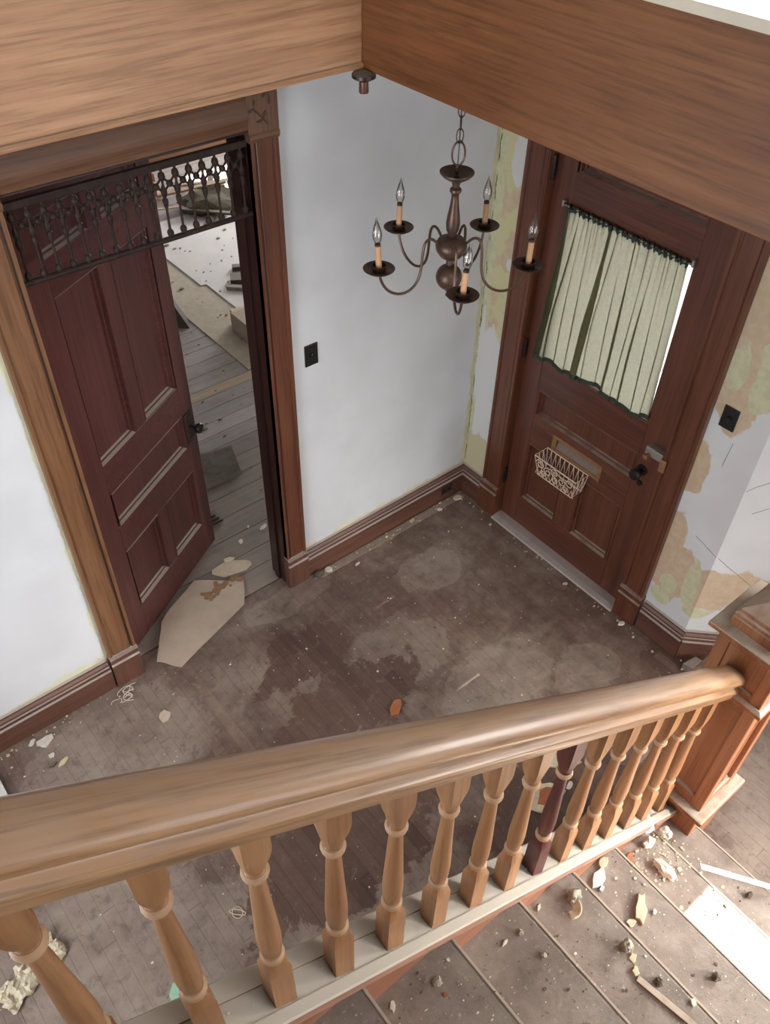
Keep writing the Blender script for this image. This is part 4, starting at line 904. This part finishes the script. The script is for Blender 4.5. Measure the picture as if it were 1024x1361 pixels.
def beam(name, a, b, w, h, m, label, cat):
    a, b = Vector(a), Vector(b); t = (b-a).normalized(); s_ = t.cross(Vector((0, 0, 1))).normalized()*w/2; u_ = Vector((0, 0, h))
    mb = MB().hexa([a-s_, a+s_, b+s_, b-s_, a-s_+u_, a+s_+u_, b+s_+u_, b-s_+u_]); return single(name, mb, m, tuple((a+b)/2), label, cat, bevel=.002)
single('box', boxes(((-.20, 2.16, .008), (.22, 2.42, .17))), 'card', (0, 2.3, 0), 'tan box standing at the edge of the underlay sheet', 'box', bevel=.003)
beam('lumber', (-.16, 2.46, .018), (.3, 2.40, .018), .10, .12, 'tanpl', 'pale short lumber piece stacked behind the tan box', 'lumber')
beam('lumber', (.10, 2.98, .02), (.55, 2.55, .02), .05, .03, 'rawx', 'thin grey lumber strip crossing the white sheet', 'lumber')
beam('lumber', (.18, 3.05, .02), (.6, 2.8, .02), .12, .05, 'darkboard', 'dark short lumber piece on the white sheet', 'lumber')
beam('lumber', (.30, 3.22, .02), (.7, 3.0, .02), .06, .04, 'darkboard', 'thin dark lumber end furthest along the white sheet', 'lumber')
lk = MB().hexa([(-.52, 2.72, .0), (-.44, 2.66, .0), (-.38, 2.80, .0), (-.46, 2.88, .0), (-.60, 2.95, .34), (-.54, 2.91, .34), (-.50, 3.0, .34), (-.56, 3.05, .34)])
single('leaning_plank', lk, 'darkboard', (-.45, 2.77, 0), 'dark plank leaning up behind the open door edge', 'plank')
# lath pile and bricks against the far side
g = random.Random(9)
for k, (a, b, w, h_, m, lab) in enumerate([((.55, 4.05, .02), (1.25, 4.75, .10), .07, .02, 'darkboard', 'dark lath lying across the debris pile in the next room'), ((.45, 4.35, .10), (1.05, 3.9, .03), .05, .02, 'darkboard', 'dark lath angled off the debris pile front'),
        ((.5, 4.9, .02), (.95, 4.3, .26), .09, .02, 'rawtan', 'pale lath leaning up the debris pile'), ((.75, 5.0, .02), (1.05, 4.35, .22), .06, .02, 'rawtan', 'narrow pale lath leaning on the debris pile'),
        ((1.0, 4.1, .02), (1.7, 4.35, .03), .05, .03, 'darkboard', 'black strip on the white floor beside the debris pile'), ((1.25, 5.1, .02), (1.0, 4.5, .12), .04, .02, 'darkboard', 'thin dark lath at the back of the debris pile'),
        ((.9, 3.75, .02), (1.35, 3.6, .02), .05, .02, 'darkboard', 'short dark stick in front of the debris pile'), ((.2, 4.6, .06), (.9, 4.2, .10), .02, .015, 'wire', 'white conduit strip lying on the debris pile')]):
    beam('lath', a, b, w, h_, m, lab, 'lath')
lump('rubble_heap', (.78, 4.38), .22, 0, 'darkstone', 'dark rubble heap in the next room under the laths', 'rubble', (1.3, .9, .5), 9)
labs = ['lowest brick of the stack at the next room wall', 'second brick up in the next room stack', 'third brick up in the next room stack', 'fourth brick up in the next room stack', 'top brick of the next room stack']
for k in range(5): single('brick', boxes(((.12 + .02*(k % 2), 4.78, .075*k), (.42 + .02*(k % 2), 4.98, .075*k + .070))), 'brick', (.27, 4.88, .075*k), labs[k], 'brick', 'stacked bricks', bevel=.004)

# ---- stairs debris (world positions on the treads)
T = lambda k: k*DZ + .0005
lump('mortar_stone', (-1.777, -2.322), 0.0224, T(4), 'stone', 'grey mortar stone beside a curled flake on the middle tread', 'stone', (1, .9, 1), 11)
cv = MB(); vs = []
for i in range(13):
    for j in range(5):
        a = -2.2 + 2.6*i/12; r = .018 + .026*j/4; vs.append((-1.815 + r*math.cos(a), -2.325 + r*1.15*math.sin(a), T(4) + .003 + .014*(j/4)**2 + .003*math.sin(i*1.3)))
cv.add(vs, [(i*5+j, i*5+j+1, (i+1)*5+j+1, (i+1)*5+j) for i in range(12) for j in range(4)], True)
cu_ = single('curled_flake', cv, 'tanpl', (-1.815, -2.325, T(4)), 'curled tan plaster flake beside the grey mortar stone', 'plaster flake'); s_ = cu_.modifiers.new('solid', 'SOLIDIFY'); s_.thickness = .003
lump('mortar_stone', (-1.765, -2.524), 0.0192, T(4), 'stone', 'grey mortar stone casting a shadow in the centre of a tread', 'stone', (1, 1, 1.1), 12)
flake('plaster_chip', (-1.770, -2.555), .016, T(4), .004, 'tanpl', 'pale chip directly below the shadow-casting stone', 'plaster chip', .7, .4, seed=51)
flake('plaster_chip', (-1.795, -2.585), .014, T(4), .008, 'tanpl', 'tan chip between the grey stone and the long splinter', 'plaster chip', .8, .9, seed=52)
lump('mortar_stone', (-1.511, -2.748), 0.0144, T(3), 'darkstone', 'dark mortar stone by itself on the wide clean tread', 'stone', (1.1, .9, .9), 13)
lump('mortar_stone', (-1.765, -2.648), 0.0128, T(4), 'darkstone', 'small dark stone beside the long wood splinter', 'stone', (1, 1, .7), 14)
beam('wood_splinter', (-1.806, -2.600, T(4)), (-1.775, -2.80, T(4)), .020, .008, 'newely', 'long brown wood splinter lying along the tread', 'splinter')
flake('plaster_chip', (-1.730, -2.745), .011, T(4), .008, 'plaster', 'white chip at the end of the long wood splinter', 'plaster chip', .8, .9, seed=53)
flake('paint_flake', (-1.560, -2.300), .042, T(3), .010, 'paint', 'large curled white paint flake near the stringer', 'paint flake', .55, .4, seed=54)
flake('plaster_chip', (-1.580, -2.330), .012, T(3), .010, 'paint', 'small white chip beside the large white paint flake', 'plaster chip', .7, .4, seed=55)
flake('plaster_chip', (-1.505, -2.275), .022, T(3), .010, 'tanpl', 'tan chip behind the large white paint flake', 'plaster chip', .8, .1, seed=56)
flake('plaster_slab', (-1.525, -2.455), .056, T(3), .014, 'tanpl', 'long cream plaster slab lying across the tread', 'plaster', .36, .65, seed=57, n=11)
flake('plaster_chip', (-1.59, -2.468), .018, T(3), .008, 'tanpl', 'cream chip at the end of the long plaster slab', 'plaster chip', .8, .1, seed=58)
flake('plaster_chip', (-1.50, -2.495), .010, T(3), .008, 'paint', 'tiny white chip right of the long plaster slab', 'plaster chip', .8, .1, seed=59)
beam('white_batten', (-1.115, -2.480, T(2)), (-.80, -2.74, .2285), .022, .008, 'paint', 'white painted batten lying diagonally across the lowest treads', 'batten')
lump('plaster_lump', (-1.20, -2.30), 0.0225, T(2), 'plaster', 'white plaster lump at the end of the stringer cap', 'plaster', (1.2, .8, .8), 17)
lump('plaster_lump', (-1.115, -2.315), 0.0225, T(1)+DZ, 'plaster', 'white plaster heap against the newel base block', 'plaster', (1.0, 1.1, .7), 18)
flake('paint_flake', (-1.16, -2.245), .050, T(2) + .03, .010, 'paint', 'white plaster slab lying on the low end of the stringer cap', 'plaster', .6, .9, seed=60)
lump('plaster_lump', (-1.235, -2.405), 0.0413, T(2), 'plaster', 'rounded pale plaster lump on the low tread by the sun patch', 'plaster', (.55, 1.15, .45), 19)
flake('plaster_chip', (-1.30, -2.29), .026, T(2), .010, 'orangewood', 'reddish chip wedged against the stringer on a low tread', 'wood chip', .5, .4, seed=61)
lump('mortar_stone', (-.930, -2.655), 0.0120, T(1), 'darkstone', 'small dark stone beside the white batten', 'stone', (1.4, .9, .8), 20)
flake('plaster_chip', (-1.885, -2.275), .013, T(4), .006, 'plaster', 'white sliver close to the stringer on the middle tread', 'plaster chip', .4, .4, seed=62)
flake('plaster_chip', (-2.118, -2.320), .015, T(5), .006, 'plaster', 'pale sliver on the upper-middle tread', 'plaster chip', .35, .1, seed=63)
lump('mortar_stone', (-2.066, -2.328), 0.0088, T(5), 'stone', 'small mortar lump beside the pale sliver', 'stone', (1, 1, .8), 21)
lump('mortar_stone', (-2.058, -2.410), 0.0088, T(5), 'stone', 'small mortar lump near the front of the upper-middle tread', 'stone', (1, 1, .7), 22)
lump('mortar_stone', (-2.390, -2.318), 0.0104, T(6), 'stone', 'small mortar lump on the tread nearest the viewer', 'stone', (1.3, 1, .7), 23)
flake('plaster_chip', (-2.509, -2.289), .014, T(6), .005, 'plaster', 'white chip near the riser of the nearest full tread', 'plaster chip', .5, .9, seed=64)
flake('wood_chip', (-2.392, -2.350), .008, T(6), .004, 'brick', 'tiny red chip on the nearest full tread', 'wood chip', .8, .1, seed=65)

# crumbs nobody could count
def crumbs(name, n, region, zf, sizes, m, label, seed, parent_hole=None):
    g = random.Random(seed); mb = MB()
    for _ in range(n):
        p = region(g)
        if p is None: continue
        x_, y_ = p; z_ = zf(x_, y_); r = g.uniform(*sizes)*(1 if g.random() < .85 else 1.8); a0 = g.uniform(0, 6); ar = g.uniform(.35, 1)
        pts = [(x_ + r*g.uniform(.7, 1.1)*math.cos(a0 + k*math.pi/2.5), y_ + r*ar*g.uniform(.7, 1.1)*math.sin(a0 + k*math.pi/2.5)) for k in range(5)]
        mb.poly(pts, z_, z_ + r*g.uniform(.3, .8))
    o = link(name, mb.mesh(name), m); return tag(o, label, 'crumbs', kind='stuff')
def rfloor(g):
    x_ = g.uniform(-3.5, 0.0); y_ = g.uniform(-2.1, -.05); return (x_, y_)
crumbs('plaster_crumbs', 420, rfloor, lambda x_, y_: .0006, (.0014, .0042), 'plaster', 'fine pale plaster crumbs scattered over the entry floor', 1)
crumbs('dark_crumbs', 200, rfloor, lambda x_, y_: .0006, (.0018, .005), 'darkstone', 'fine dark dirt crumbs scattered over the entry floor', 2)
def redge(g):
    k = g.random()
    if k < .35: return (g.uniform(-1.2, -.03), -.036 - abs(g.gauss(0, .03)))
    if k < .6: return (g.uniform(-3.4, -2.42), -.036 - abs(g.gauss(0, .05)))
    if k < .85: return (-.06 - abs(g.gauss(0, .03)), g.uniform(-1.65, -.05))
    return (g.uniform(-.2, .1), g.uniform(-2.0, -1.7))
crumbs('baseboard_crumbs', 150, redge, lambda x_, y_: .0045, (.002, .008), 'tanpl', 'tan plaster crumbs gathered along the baseboards', 3)
def rst(g):
    x_ = g.uniform(-2.85, -.87); y_ = g.uniform(-3.2, -2.27)
    if (x_ > -.94 and y_ > -2.40): return None
    return (x_, y_)
def zst(x_, y_):
    k = int(math.floor((X1 - .002 - x_)/DX)) + 1; return k*DZ + .0004
crumbs('stair_crumbs', 700, rst, zst, (.0010, .0034), 'plaster', 'fine pale crumbs scattered over the stair treads', 4)
crumbs('stair_dirt', 500, rst, zst, (.0010, .0036), 'darkstone', 'fine dark dirt scattered over the stair treads', 5)
def rlow(g):
    x_ = g.gauss(-1.15, .14); y_ = -2.28 - abs(g.gauss(0, .12))
    if x_ > -.96 or y_ < -3: return None
    return (x_, y_)
crumbs('stair_foot_rubble', 260, rlow, zst, (.0018, .007), 'tanpl', 'pale plaster rubble gathered on the lowest treads by the newel', 6)
crumbs('cap_crumbs', 110, lambda g: (g.uniform(-3.1, -1.0), g.uniform(-2.238, -2.15)), lambda x_, y_: capz(x_) - .0045, (.0015, .005), 'plaster', 'tiny white crumbs on the stringer cap between balusters', 7)
crumbs('next_room_crumbs', 420, lambda g: (g.uniform(-1.4, 1.2), g.uniform(.2, 4.2)), lambda x_, y_: .0195 if (x_ > -.03 and y_ > 2.4) else (.009 if (x_ > -.384 and y_ > 1.9) else .0006), (.0025, .012), 'stone', 'grey rubble crumbs strewn over the next room floor', 8)
